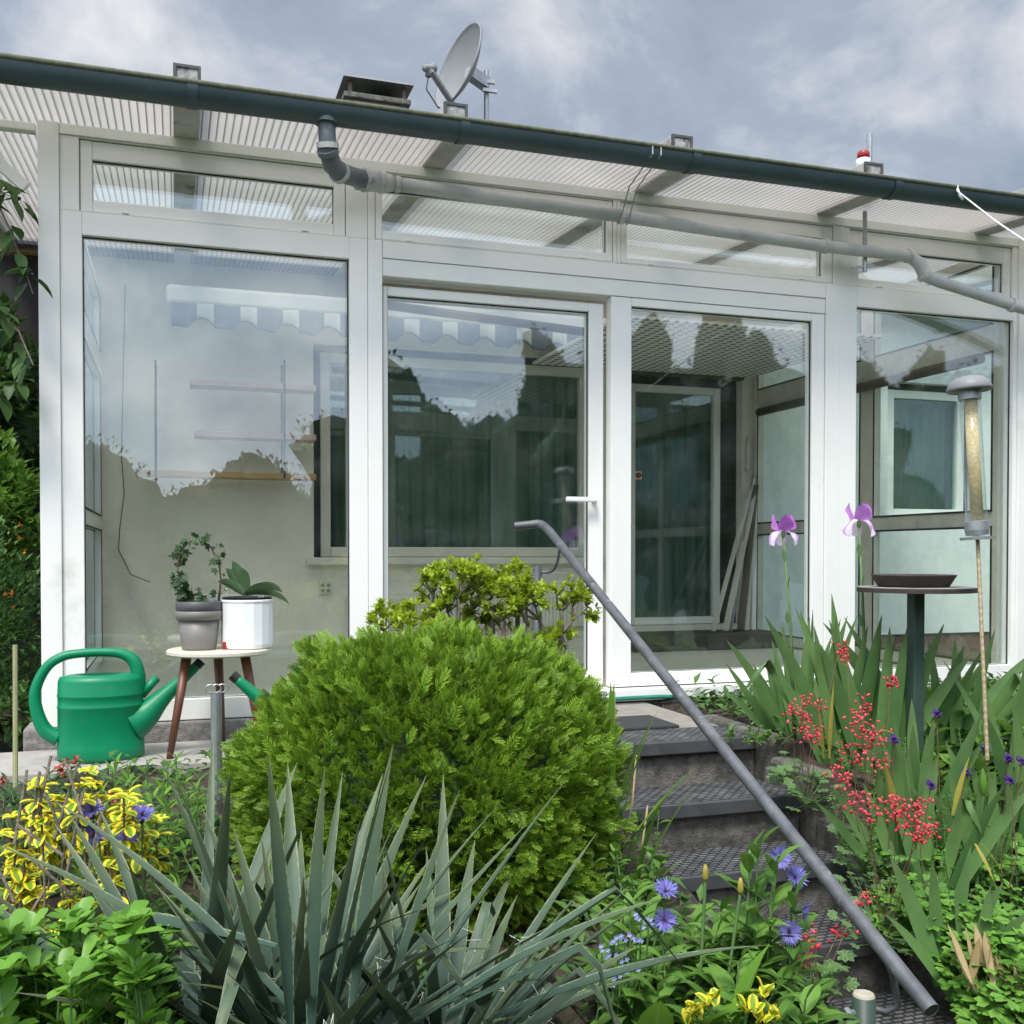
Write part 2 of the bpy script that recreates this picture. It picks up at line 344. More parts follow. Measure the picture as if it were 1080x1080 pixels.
BARKD = pm('dark_bark', (.05, .038, .028), .95, var=.3, scale=20, bump=.6)
def perfm():
    m, nt, out, N = new('perforated_ceiling'); L = nt.links.new
    b = N('BsdfPrincipled'); b.inputs['Roughness'].default_value = .8
    tc = N('TexCoord'); vo = N('TexVoronoi'); vo.inputs['Scale'].default_value = 14; vo.inputs['Randomness'].default_value = 0; L(tc.outputs['Object'], vo.inputs[0])
    r = N('ValToRGB'); r.color_ramp.elements[0].position = .30; r.color_ramp.elements[0].color = (.16, .15, .14, 1); r.color_ramp.elements[1].position = .42; r.color_ramp.elements[1].color = (.80, .79, .75, 1)
    L(vo.outputs['Distance'], r.inputs[0]); L(r.outputs[0], b.inputs['Base Color']); L(b.outputs[0], out.inputs[0]); return m
PERF = perfm()
# ------------------------------------------------------------------ world and sun
SUN_EL, SUN_AZ = R(58), R(215)         # azimuth clockwise from +Y
w = bpy.data.worlds.new('World'); scene.world = w; w.use_nodes = True
nt = w.node_tree; nt.nodes.clear(); L = nt.links.new
def WN(t, **k):
    n = nt.nodes.new('ShaderNode'+t)
    for a, b in k.items(): setattr(n, a, b)
    return n
wo = WN('OutputWorld'); bg = WN('Background'); bg.inputs[1].default_value = .10; L(bg.outputs[0], wo.inputs[0])
sky = WN('TexSky', sky_type='NISHITA'); sky.sun_disc = False; sky.sun_elevation = SUN_EL; sky.sun_rotation = SUN_AZ; sky.dust_density = 2
tc = WN('TexCoord'); mp = WN('Mapping'); mp.inputs['Scale'].default_value = (1, 1, 1.4); mp.inputs['Location'].default_value = (1.7, .4, .9); L(tc.outputs['Generated'], mp.inputs[0])
nz = WN('TexNoise'); nz.inputs['Scale'].default_value = 3.9; nz.inputs['Detail'].default_value = 12; nz.inputs['Roughness'].default_value = .57; nz.inputs['Distortion'].default_value = .3; L(mp.outputs[0], nz.inputs[0])
cr_ = WN('ValToRGB'); e = cr_.color_ramp.elements
e[0].position = .36; e[0].color = (1.85, 2.25, 2.95, 1); e[1].position = .70; e[1].color = (5.2, 5.4, 5.75, 1)
k = e.new(.50); k.color = (2.45, 2.9, 3.6, 1); k = e.new(.59); k.color = (3.7, 4.05, 4.6, 1)
L(nz.outputs[0], cr_.inputs[0])
# clouds are brighter round the hidden sun
sd = A([math.sin(SUN_AZ)*math.cos(SUN_EL), math.cos(SUN_AZ)*math.cos(SUN_EL), math.sin(SUN_EL)])
nv = WN('VectorMath', operation='NORMALIZE'); L(tc.outputs['Generated'], nv.inputs[0])
dp = WN('VectorMath', operation='DOT_PRODUCT'); L(nv.outputs[0], dp.inputs[0]); dp.inputs[1].default_value = tuple(sd)
mr = WN('MapRange'); mr.inputs['From Min'].default_value = .0; mr.inputs['From Max'].default_value = 1.; mr.inputs['To Min'].default_value = 1.; mr.inputs['To Max'].default_value = 4.2; L(dp.outputs['Value'], mr.inputs[0])
mm = WN('MixRGB', blend_type='MULTIPLY'); mm.inputs[0].default_value = 1; L(cr_.outputs[0], mm.inputs[1]); wc = WN('MixRGB', blend_type='MULTIPLY'); wc.inputs[0].default_value = 1; wc.inputs[2].default_value = (1.04, 1, .95, 1); L(mr.outputs[0], wc.inputs[1]); L(wc.outputs[0], mm.inputs[2])
mx = WN('MixRGB'); mx.inputs[0].default_value = .9; L(sky.outputs[0], mx.inputs[1]); L(mm.outputs[0], mx.inputs[2]); L(mx.outputs[0], bg.inputs[0])
sl = bpy.data.lights.new('sun', 'SUN'); sl.energy = 2.2; sl.angle = R(16); sl.color = (1, .96, .9)
so = bpy.data.objects.new('sun', sl); C.objects.link(so)
from mathutils import Vector
so.rotation_euler = Vector(tuple(sd)).to_track_quat('Z', 'Y').to_euler()
scene.view_settings.view_transform = 'Standard'; scene.view_settings.look = 'None'
scene.view_settings.exposure = .75; scene.view_settings.gamma = 1
#@@SETTING
#@@PLANTS
# ================================================================== SETTING
def zl(x, y): return .50+.27*min(1, max(0, (y-1)/3.0))
def zr(x, y): return min(.86, max(.02, .30+.54*(y-2.45)))
FY = 4.8
m = MB(); m.box(-400, 400, -400, 400, -.3, 0.0); struct(m.build('lawn', LAWN))
def heightfield(x0, x1, y0, y1, nx, ny, fz, zb):
    m = MB(); xs = np.linspace(x0, x1, nx); ys = np.linspace(y0, y1, ny)
    V = [(x, y, fz(x, y)+(.018*math.sin(x*23+y*7)+.014*math.sin(y*31-x*11)+U(-.01, .01))) for y in ys for x in xs]
    Fs = [(j*nx+i, j*nx+i+1, (j+1)*nx+i+1, (j+1)*nx+i) for j in range(ny-1) for i in range(nx-1)]
    n = len(V)
    rim = [i for i in range(nx)]+[j*nx+nx-1 for j in range(1, ny)]+[(ny-1)*nx+i for i in range(nx-2, -1, -1)]+[j*nx for j in range(ny-2, 0, -1)]
    V += [(V[i][0], V[i][1], zb) for i in rim]
    for a in range(len(rim)):
        b = (a+1) % len(rim); Fs.append((rim[b], rim[a], n+a, n+b))
    m.add(V, Fs); return m
struct(heightfield(-6, 1.39, .95, 4.24, 90, 45, zl, -.02).build('garden_soil', SOIL, smooth=True))
struct(heightfield(2.36, 8, 1.9, 4.74, 60, 45, zr, -.02).build('garden_soil', SOIL, smooth=True))
m = MB()
for i in range(12):
    x0 = -5.2+i*.55; m.box(x0, min(x0+.543, 1.39), 4.26, 4.755, .01, .79+.003*math.sin(i*3))
struct(m.build('terrace_paving', PAVE, bevel=.006))
# ---------------------------------------------------------------- garden stairs
st = thing('garden_stairs', 'weathered concrete garden stairs climbing from the flower beds to the glazed doors', 'stairs', (1.86, 2.5, 0))
noses = [(3.70, .87), (3.37, .705), (3.07, .54), (2.78, .375), (2.46, .21), (2.14, .06)]
for i, (y, z) in enumerate(noses):
    y1 = 4.765 if i == 0 else noses[i-1][0]+.012
    m = MB(); m.box(1.47, 2.285-.004*(i % 2), y+.01, y1, -.01, z-.022 if i else z-.06)
    if i == 0: m.build('step', CONC, st, bevel=.012); m = MB(); m.box(1.468, 2.287, y+.004, y1, z-.059, z-.004)
    m.build('landing' if i == 0 else 'step', LAND if i == 0 else CONC, st, bevel=.012)
m = MB()
Ys = [4.2, 3.62, 3.62, 3.30, 3.30, 2.98, 2.98, 2.68, 2.68, 2.3]
for i in range(5):
    z = [.885, .80, .63, .45, .28][i]; m.box(2.287, 2.37+.02*(i % 2), Ys[2*i+1], Ys[2*i]-.001, 0, z-.0)
m.build('cheek_wall', CONC, st, bevel=.02)
m = MB(); m.box(1.395, 1.468, 2.1, 4.765, 0, .60); m.build('cheek_wall', CONC, st, bevel=.02)
place = ['topmost step below the landing mat', 'second step from the top', 'third step down, above the blue cornflowers', 'fourth step down, half hidden by the grey rail', 'lowest visible step beside the capped rail post']
for i, (y, z) in enumerate(noses[:5]):
    t = thing('step_mat', 'dark ribbed rubber mat on the '+place[i], 'step mat', (1.87, y+.13, z), 'rubber mats on the garden steps')
    x0, x1 = 1.52, 2.265-.012*i
    m = MB(); m.box(x0, x1, y-.004, y+.265, z-.0215 if i else z-.003, z+.002); m.build('tread_surface', RUBBER, t, bevel=.003)
    m = MB(); m.box(x0, x1, y-.024, y-.006, z-.05, z+.003); m.build('nosing', RUBE, t, bevel=.005)
m = MB(); m.box(1.50, 2.07, 3.97, 4.27, .8665, .884); tag(m.build('door_mat', MATW, bevel=.006), 'dark woven mat lying on the landing above the top step', 'door mat')
# ---------------------------------------------------------------- conservatory
cv = thing('conservatory', 'white framed glass conservatory with sliding doors and ribbed polycarbonate roof', 'conservatory', (2.1, FY, .76))
WX = GLASS
def fr(name, boxes, mat=WHITE, parent=cv, bevel=.003):
    m = MB()
    for b in boxes: m.box(*b)
    return m.build(name, mat, parent, bevel=bevel)
fr('plinth', [(-.62, 1.465, 4.77, 5.0, .02, .876), (1.466, 5.0, 4.768, 5.0, .02, .875)], PLINTH, bevel=.01)
fr('corner_post', [(-.547, -.463, 4.785, 4.93, .878, 3.468)])
fr('corner_post', [(4.698, 4.83, 4.785, 4.93, .878, 3.468)])
fr('header_beam', [(-.4625, 4.697, 4.794, 4.92, 3.4216, 3.468)])
fr('door_sill', [(.866, 3.470, 4.735, 4.90, .878, .935)])
def pane(parent, x0, x1, z0, z1, y, mat=GLASS):
    m = MB(); m.box(x0-.003, x1+.003, y, y+.024, z0-.003, z1+.003); m.build('pane', mat, parent)
    g = MB(); g.frame(x0-.0035, x1+.0035, z0-.0035, z1+.0035, y-.008, y-.002, .0075, .0095, .006, .009); g.build('glazing_gasket', GASK, parent)
# window left of the doors
def fixed_window(x0, x1, gx0, gx1, gz0, gz1, ztop):
    m = MB(); m.frame(x0, x1, .880, ztop, 4.80, 4.88, gx0-x0, x1-gx1, gz0-.880, ztop-gz1)
    o = m.build('fixed_window', WHITE, cv, bevel=.003); pane(o, gx0, gx1, gz0, gz1, 4.835); return o
fixed_window(-.4625, .8645, -.375, .779, .974, 3.001, 3.1012)
fixed_window(3.4705, 4.697, 3.583, 4.690-.02, .974, 2.990, 3.1012)
def transom(x0, x1, sx0, sx1, gx0, gx1, gz0, gz1, sash=True):
    m = MB(); m.frame(x0, x1, 3.1015, 3.4215, 4.801, 4.88, sx0-x0, x1-sx1, .004, .006)
    o = m.build('transom_window', WHITE, cv, bevel=.004)
    m = MB(); m.frame(sx0+.003, sx1-.003, 3.108, 3.413, 4.813 if sash else 4.806, 4.872, gx0-sx0, sx1-gx1, gz0-3.108, 3.413-gz1)
    q = m.build('sash', WHITE, o, bevel=.004); pane(q, gx0, gx1, gz0, gz1, 4.835)
    for xx in (gx0+.12, gx1-.15):
        m = MB(); m.box(xx, xx+.03, 4.802, 4.812, 3.11, 3.118); m.build('drain_cap', WHITE, q, bevel=.002)
transom(-.4625, .8645, -.385, .765, -.335, .712, 3.160, 3.332)
transom(.866, 2.139, .900, 2.120, .932, 2.090, 3.150, 3.345, False)
transom(2.141, 3.470, 2.160, 3.430, 2.195, 3.368, 3.138, 3.345, False)
transom(3.4705, 4.697, 3.535, 4.660, 3.600, 4.605, 3.150, 3.318)
fr('door_frame', [(.866, .934, 4.796, 4.93, .937, 3.1), (3.383, 3.470, 4.796, 4.93, .937, 3.1), (.936, 3.381, 4.799, 4.93, 3.02, 3.1), (.936, 3.381, 4.804, 4.93, 2.937, 3.018)])
def leaf(x0, x1, z0, z1, y, l, r, b, t, handle):
    m = MB(); m.frame(x0, x1, z0, z1, y, y+.07, l, r, b, t); o = m.build('sliding_door_leaf', WHITE, cv, bevel=.004)
    pane(o, x0+l, x1-r, z0+b, z1-t, y+.025)
    return o
lf = leaf(.950, 2.092, .942, 2.905, 4.86, .022, .080, .078, .045, True)
m = MB(); m.bar((1.87, 4.815, 1.90), (2.04, 4.815, 1.90), .022, .024); m.box(2.025, 2.045, 4.822, 4.86, 1.885, 1.915); m.build('handle', WHITE, lf, bevel=.005)
leaf(2.112, 3.380, .942, 2.934, 4.806, .113, .078, .068, .043, False)
# roof: rafters, sheets
def zs(y): return 3.475+.075*(y-4.8)
RX = [-1.06, .056, 1.182, 2.29, 3.37, 4.43, 5.5]
m = MB()
for i in range(len(RX)-1):
    for z in (0,):
        V = [(x, y, zs(y)+dz) for dz in (0, .016) for y in (4.37, 7.69) for x in (RX[i]+.002, RX[i+1]-.002)]
        m.add(V, [(0, 2, 3, 1), (4, 5, 7, 6), (0, 1, 5, 4), (2, 6, 7, 3), (0, 4, 6, 2), (1, 3, 7, 5)])
m.build('roof_sheet', POLY, cv)
for i, x in enumerate(RX):
    m = MB(); m.bar((x, 4.40, zs(4.40)+.075), (x, 7.68, zs(7.68)+.075), .108, .165); o = m.build('rafter', RAFT, cv, bevel=.004)
    y0 = 4.392
    m = MB(); z = zs(4.4)+.075; m.frame(x-.054, x+.054, z-.082, z+.084, y0-.012, y0+.003, .012, .012, .012, .012); m.build('end_cap', bpy.data.materials.get('dark_cap') or pm('dark_cap', (.07, .068, .065), .7, var=.4, scale=20), o)
    m = MB(); m.box(x-.041, x+.041, y0-.006, y0-.002, z-.069, z+.071); m.build('end_plate', pm('grimy_plate', (.30, .30, .29), .8, var=.5, scale=30, dirt=(.05, .05, .05), dscale=18, dcut=.5) if i == 0 else bpy.data.materials['grimy_plate'], o)
m = MB(); m.bar((-1.1, 4.86, 3.452), (-.56, 4.86, 3.452), .05, .036); m.bar((-.574, 4.82, 3.10), (-.574, 4.82, 3.43), .05, .05); m.bar((-.60, 4.87, 3.20), (-.82, 4.87, 3.39), .03, .05); m.build('side_bracket', WHITE, cv, bevel=.004)
# side walls
def sidewall(x0, x1, right):
    m = MB(); ys = [4.93, 6.30, 7.69] if right else [4.94, 6.3, 7.69]
    for a, b in ((4.932, 4.99), (6.10, 6.25), (7.62, 7.69)): m.box(x0, x1, a, b, .88, 3.462)
    for (a, b) in ((4.991, 6.099), (6.251, 7.619)):
        for z0, z1 in ((.88, .96), (1.79, 1.885), (2.85, 3.015), (3.39, 3.46)): m.box(x0+.002, x1-.002, a, b, z0, z1)
    o = m.build('side_wall_frame', ALU if right else WHITE, cv, bevel=.004)
    for (a, b) in ((4.99, 6.10), (6.25, 7.62)):
        for z0, z1 in ((.96, 1.79), (1.885, 2.85), (3.015, 3.39)):
            p = MB(); xm = (x0+x1)/2; p.box(xm-.008, xm+.008, a-.003, b+.003, z0-.003, z1+.003); p.build('pane', GLASSM if right else GLASS, o)
            g = MB(); g.frameY(a-.004, b+.004, z0-.004, z1+.004, x0-.004, x0-.001, .013, .013, .013, .013) if right else g.frameY(a-.004, b+.004, z0-.004, z1+.004, x1+.001, x1+.004, .013, .013, .013, .013); g.build('glazing_gasket', GASK, o)
    return o
sw = sidewall(4.70, 4.76, True); sidewall(-.545, -.485, False)
m = MB(); m.tube([(4.665, 5.05, 2.815), (4.665, 7.55, 2.815)], .033, 10); m.build('roller_blind', BRZ, sw, smooth=True)
m = MB(); m.box(4.69, 4.70, 4.8, 4.81, 1, 1.01)
fr('floor', [(-.48, 4.69, 5.0, 7.69, .80, .868)], TILEF, bevel=0)
fr('ceiling_panel', [(2.70, 4.69, 6.0, 7.69, 3.13, 3.15)], PERF, bevel=0)
# ---------------------------------------------------------------- the house behind
hs = thing('house', 'pale rendered house behind the conservatory with tiled roof and square chimney', 'house', (3, 7.7, 0))
WIN = (.98, 3.27, 1.60, 3.20); DOOR = (3.555, 4.60, 1.03, 3.22); WIN2 = (6.08, 7.06, 1.96, 3.18)
m = MB(); Y0, Y1 = 7.70, 7.95; ZT = 3.95
m.box(-.55, WIN[0], Y0, Y1, -.02, ZT)
m.box(WIN[0], WIN[1], Y0, Y1, -.02, WIN[2]); m.box(WIN[0], WIN[1], Y0, Y1, WIN[3], ZT)
m.box(WIN[1], DOOR[0], Y0, Y1, -.02, ZT); m.box(DOOR[0], DOOR[1], Y0, Y1, -.02, DOOR[2]); m.box(DOOR[0], DOOR[1], Y0, Y1, DOOR[3], ZT)
m.box(DOOR[1], 4.73, Y0, Y1, -.02, ZT); m.build('wall', WALLM, hs)
m = MB(); m.box(4.731, WIN2[0], Y0, Y1, .9, ZT); m.box(WIN2[0], WIN2[1], Y0, Y1, .9, WIN2[2]); m.box(WIN2[0], WIN2[1], Y0, Y1, WIN2[3], ZT); m.box(WIN2[1], 14, Y0, Y1, .9, ZT)
m.box(13.8, 14, Y1, 15, .9, ZT); m.box(-.55, 14, 15, 15.2, 0, ZT); m.box(-.55, -.35, Y1, 15, 0, ZT); m.build('wall', WHITEW, hs)
m = MB(); m.box(4.732, 14, Y0+.02, Y1, -.02, .899); m.build('brick_base', BRICK, hs)
m = MB(); m.box(-.48, 3.54, 7.685, 7.699, .868, .95); m.build('skirting', CREAM, hs)
def house_window(x0, x1, z0, z1, y, mull=(), fmat=CREAM, name='window', fw=.075, off=.06):
    m = MB(); m.frame(x0+off, x1-off, z0+.004, z1-.06, y, y+.07, fw, fw, fw, fw)
    for a in mull: m.box(a-.045, a+.045, y-.004, y+.066, z0+fw, z1-.06-fw)
    o = m.build(name, fmat, hs, bevel=.006)
    p = MB(); p.box(x0+off+fw-.004, x1-off-fw+.004, y+.03, y+.045, z0+fw, z1-.06-fw); p.build('pane', GLASSD, o)
    d = MB(); d.box(x0, x0+off, y+.02, y+.1, z0, z1); d.box(x1-off, x1, y+.02, y+.1, z0, z1); d.box(x0+off, x1-off, y+.02, y+.1, z1-.06, z1); d.build('reveal_strip', GASK, o)
    bl = MB(); xs = np.arange(x0-.02, x1+.02, .02); V = []
    for x in xs:
        yy = y+.16+.022*math.sin(x*2*math.pi/.11)
        V += [(x, yy, z0-.03), (x, yy, z1+.03)]
    bl.add(V, [(2*i, 2*i+2, 2*i+3, 2*i+1) for i in range(len(xs)-1)]); bl.build('vertical_blind', BLIND, o, smooth=True)
    return o
hw = house_window(*WIN, 7.77, (1.28,))
m = MB(); m.box(WIN[0]-.06, WIN[1]+.04, 7.60, 7.775, 1.545, 1.598); m.build('sill', CREAM, hw, bevel=.008)
house_window(*WIN2, 7.78, (), WHITE)
hd = house_window(DOOR[0], DOOR[1]-.15, DOOR[2], DOOR[3]-.12, 7.77, (), WHITE, 'door', .06, .02)
m = MB(); m.box(DOOR[1]-.15, DOOR[1], 7.80, 7.84, DOOR[2], DOOR[3]); m.build('dark_side_panel', pm('dark_panel', (.02, .03, .028), .25), hd)
m = MB(); m.box(DOOR[0]-.02, DOOR[1]+.01, 7.69, 7.78, DOOR[3]-.115, DOOR[3]+.03); m.build('roller_box', BRZ, hd)
m = MB(); m.lathe([(0, 0), (.045, 0), (.045, .012), (.0, .014)], (3.66, 7.785, 2.28), 4, (0, -1, 0), rot=.785); m.build('lock_plate', WHITE, hd)
m = MB(); m.lathe([(0, .014), (.026, .014), (.024, .028), (0, .03)], (3.66, 7.785, 2.28), 14, (0, -1, 0)); m.build('lock_knob', REDP, hd, smooth=True)
m = MB(); m.tube([(4.64, 7.70, 2.35), (4.64, 7.67, 2.35), (4.64, 7.67, 2.62)], .016, 8); m.build('handle', CREAM, hd, smooth=True)
q = onY(343, 620, 7.69); s = .045
m = MB(); m.box(q[0]-s, q[0]+s, 7.675, 7.70, q[2]-s, q[2]+s); so_ = m.build('wall_socket', CREAM, hs, bevel=.004)
m = MB()
for dx in (-.02, .02):
    for dz in (-.02, .02): m.lathe([(0, 0), (.014, 0), (.014, .003), (0, .003)], (q[0]+dx, 7.674, q[2]+dz), 10, (0, -1, 0))
m.build('socket_hole', pm('socket_hole', (.25, .23, .2), .7), so_)
m = MB(); m.box(1.215, 3.24, 7.60, 7.685, 1.05, 1.31)
for i in range(66): m.box(1.225+i*.0305, 1.242+i*.0305, 7.588, 7.60, 1.07, 1.29)
m.build('radiator', CREAM, hs, bevel=.003)
# roof and chimney of the house
m = MB(); ye, yr = 7.35, 11.2; ze, zrg = 3.84, 5.15
V = []
for x0, x1 in ((-1.0, 14.5),):
    V = [(x0, ye, ze), (x1, ye, ze), (x1, yr, zrg), (x0, yr, zrg), (x0, 15.6, ze), (x1, 15.6, ze)]
    V += [(a, b, c-.14) for a, b, c in V]
m.add(V, [(0, 1, 2, 3), (3, 2, 5, 4), (6, 9, 8, 7), (9, 10, 11, 8), (0, 6, 7, 1), (4, 5, 11, 10), (0, 3, 9, 6), (3, 4, 10, 9), (1, 7, 8, 2), (2, 8, 11, 5)])
rf = m.build('roof', ROOFT, hs)
m = MB()
for k in range(13):
    y = ye+.04+k*.29; z = ze+(zrg-ze)/(yr-ye)*(y-ye)
    for i in range(52): m.box(-.98+i*.297, -.98+i*.297+.285, y, y+.05, z+.002, z+.045+.01*((i*7+k*3) % 3))
m.build('tile_course', ROOFT, rf, bevel=.0)
def boxc(m, px0, px1, py0, py1, Y, d):
    a = onY(px0, py0, Y); b = onY(px1, py1, Y); m.box(a[0], b[0], Y, Y+d, min(a[2], b[2]), max(a[2], b[2]))
ch = MB(); ch.box(1.60, 2.20, 10, 10.5, 4.4, 6.045); chm = ch.build('chimney', pm('chimney_render', (.20, .18, .16), .95, var=.3, scale=9, bump=.4), hs, bevel=.01)
m = MB(); m.box(1.57, 2.23, 9.96, 10.54, 6.046, 6.10); m.build('chimney_slab', CONC, chm, bevel=.01)
m = MB()
for x in (1.62, 2.15):
    for y in (10.0, 10.40): m.box(x, x+.035, y, y+.035, 6.101, 6.22)
m.build('cowl_post', BRZ, chm)
m = MB(); a = 6.221
V = [(1.56, 9.92, a), (2.25, 9.92, a), (2.25, 10.5, a), (1.56, 10.5, a), (1.62, 9.97, a+.04), (2.19, 9.97, a+.04), (2.19, 10.45, a+.04), (1.62, 10.45, a+.04)]
m.add(V, [(3, 2, 1, 0), (4, 5, 6, 7), (0, 1, 5, 4), (1, 2, 6, 5), (2, 3, 7, 6), (3, 0, 4, 7)]); m.build('chimney_cowl', pm('cowl_metal', (.20, .20, .20), .5, .5), chm)
m = MB(); m.lathe([(.10, 0), (.10, .03), (.12, .035), (.12, .06), (.09, .065), (.11, .075), (.11, .1), (0, .105)], (2.0, 10.3, 6.101), 20); m.build('flue_pot', GASK, chm, smooth=True)
m = MB(); m.box(-5, -.62, 7.75, 7.9, -.02, 3.75); m.build('gable_boarding', DARKW, hs)
m = MB(); m.tube([onY(-30, 300, 7.5), onY(14, 345, 7.5), onY(44, 430, 7.5)], .05, 10); m.build('side_downpipe', BRZ, hs, smooth=True)
m = MB(); a = onY(-20, 262, 7.7); b = onY(46, 266, 7.7); m.bar(a, b, .06, .035); m.build('yellow_trim', SHELFW, hs)
# ---------------------------------------------------------------- inside the conservatory
aw = thing('awning', 'rolled awning with striped scalloped valance fixed inside the conservatory above the house window', 'awning', (1.6, 7.5, 3.2))
m = MB(); m.box(-.05, 3.24, 7.40, 7.66, 3.335, 3.475); m.build('cassette', CASS, aw, bevel=.03)
m = MB(); xs = np.linspace(-.02, 3.20, 220); V = []
for x in xs:
    t = ((x+.02) % .29)/.29; s = .055*max(0, math.sin((t-.38)/.62*math.pi))**.8 if t > .38 else 0
    yy = 7.385+.012*math.sin(x*21); V += [(x, yy, 3.345), (x, yy, 3.185+s*1.1)]
n = len(V); V += [(x, y+.004, z) for x, y, z in V]
Fs = [(2*i, 2*i+1, 2*i+3, 2*i+2) for i in range(219)]; Fs += [tuple(k+n for k in f[::-1]) for f in Fs]; Fs += [(2*i+1, n+2*i+1, n+2*i+3, 2*i+3) for i in range(219)]
m.add(V, Fs); va = m.build('valance', VALM, aw, smooth=True)
m = MB(); m.tube([A(V[2*i+1])+A([0, -.003, 0]) for i in range(220)], .006, 6); m.build('trim', pm('valance_trim', (.10, .12, .18), .9), va, smooth=True)
m = MB(); a = onY(408, 322, 6.6); b = onY(632, 352, 6.6); m.tube([a, b], .03, 12); m.build('front_bar', BRZ, aw, smooth=True)
sh = thing('hanging_shelf', 'wooden hanging shelf on thin metal rods before the beige wall', 'shelf', onY(230, 500, 7.5))
for (px0, px1, py, mt) in ((143, 332, 499, SHELFW), (200, 332, 404, SHELFP), (205, 332, 458, SHELFP)):
    a = onY(px0, py, 7.5); b = onY(px1, py, 7.5); m = MB(); m.box(a[0], b[0], 7.42, 7.62, a[2]-.022, a[2]+.018); m.build('board', mt, sh, bevel=.003)
for px in (164, 300):
    m = MB()
    for dy in (7.418, 7.612):
        a = onY(px, 380, 7.42); b = onY(px, 500, 7.42); m.tube([(a[0], dy, a[2]), (b[0], dy, b[2]-.03)], .007, 6)
    m.build('rod', GASK, sh)
m = MB(); pts = [onY(*p, 7.66) for p in ((132, 300), (130, 400), (128, 480), (131, 520), (126, 560), (125, 580), (138, 606), (158, 614))]; m.tube(pts, .004, 6); tag(m.build('hanging_cable', BRZ, smooth=True), 'thin loose cable dangling down the beige wall beside the hanging shelf', 'cable')
m = MB(); m.box(3.35, 4.64, 7.15, 7.55, .869, .998); tag(m.build('step_board', pm('dark_step_wood', (.06, .05, .045), .7, var=.3), bevel=.01), 'low dark wooden step lying below the curtained door of the house', 'step')
pl = [(752, 660, 797, 505, 'bright narrow aluminium pole leaning furthest left in the corner'), (765, 662, 800, 516, 'flat aluminium bar leaning second from the left in the corner'), (771, 663, 795, 500, 'long thin rod leaning in the middle of the corner bundle'), (781, 662, 803, 512, 'dark strip leaning behind the bright poles in the corner'), (786, 660, 803, 514, 'wide grey bar leaning right of the middle in the corner'), (795, 664, 808, 530, 'short pale bar leaning nearly upright at the right of the corner bundle')]
for i, (x0, y0, x1, y1, lb) in enumerate(pl):
    a = onY(x0, y0, 7.38); a[2] = 1.0
    b = onY(x1, y1, 7.62-.03*(i % 2)); b[0] = min(b[0], 4.66)
    m = MB(); m.bar(a, b, [.035, .05, .02, .06, .055, .035][i], .02); tag(m.build('leaning_pole', [ALU, ALU, STEEL, BRZ, ALU, CASS][i], bevel=.003), lb, 'pole', 'poles leaning in the conservatory corner')
# ---------------------------------------------------------------- gutter, pipe, dish
gt = thing('rain_gutter', 'long dark slate coloured half-round gutter along the conservatory eave', 'gutter', (1.8, 4.32, 3.40))
m = MB(); xs = [-1.6, 0.6, 2.13, 3.30, 4.6, 5.4]; n = 14; G = A([4.322, 3.478])
for rr, flip in ((.068, 0), (.060, 1)):
    V = []
    for x in (xs[0], xs[-1]):
        for j in range(n+1): t = math.pi+math.pi*j/n; V.append((x, G[0]+rr*math.cos(t), G[1]+rr*math.sin(t)))
    Fs = [(j, j+1, n+2+j, n+1+j) for j in range(n)]
    m.add(V, [f[::-1] for f in Fs] if flip else Fs)
m.build('gutter_trough', GUT, gt, smooth=True)
m = MB(); m.tube([(xs[0], G[0]-.068, G[1]+.004), (xs[-1], G[0]-.068, G[1]+.004)], .010, 10); m.build('front_lip', MOSS, gt, smooth=True)
for x in (.075, 1.19, 2.30, 3.42):
    m = MB(); V = []
    for xx in (x-.02, x+.02):
        for j in range(n+1): t = math.pi+math.pi*j/n; V.append((xx, G[0]+.073*math.cos(t), G[1]+.073*math.sin(t)))
    m.add(V, [(j, j+1, n+2+j, n+1+j) for j in range(n)]); m.build('gutter_bracket', GUT, gt, smooth=True)
dp_ = thing('downpipe', 'grey plastic rainwater pipe running slantwise below the dark gutter', 'downpipe', (.6, 4.4, 3.3))
e0 = A([.607, 4.322, 3.425]); e1 = onY(346, 160, 4.35); e2 = onY(358, 182, 4.46); e3 = onY(385, 190, 4.60)
p0 = onY(402, 192, 4.62); p1 = onY(655, 228, 4.62); p2 = onY(870, 260, 4.62); p3 = onY(958, 270, 4.62); p4 = onY(970, 278, 4.61); p5 = onY(975, 290, 4.6); p6 = onY(990, 297, 4.6); p7 = onY(1100, 332, 4.55)
m = MB(); m.tube([e0, e0+(e1-e0)*.6, e1, (e1+e2)/2+A([-.006, 0, -.012]), e2, e3], [.036, .037, .039, .041, .041, .041], 16); m.build('elbow', PIPED, dp_, smooth=True)
m = MB(); m.tube([e0+A([0, 0, .01]), e0-A([0, 0, .012])], .05, 16); m.build('outlet_collar', GUT, dp_)
m = MB(); m.tube([e3-(p0-e3)*.5, p0], .047, 16); m.tube([p0, p0+nrm(p1-p0)*.06], [.047, .034], 16); m.build('coupling', PIPE, dp_, smooth=True)
m = MB(); m.tube([p0+nrm(p1-p0)*.02, p1], .031, 16); m.build('pipe_run', PIPE, dp_, smooth=True)
m = MB(); m.tube([p1+A([.001, 0, 0]), p2, p3, p4, p5, p6, p7, A([4.97, 4.55, 2.86]), A([5.0, 4.55, 2.78]), A([5.0, 4.55, .8])], [.031]*3+[.036, .036]+[.031]*5, 16); m.build('pipe_run', PIPE, dp_, smooth=True)
def ring(c, d, r, wd, mt, nm): m = MB(); d = nrm(d); m.tube([A(c)-d*wd/2, A(c)+d*wd/2], r, 16); m.build(nm, mt, dp_)
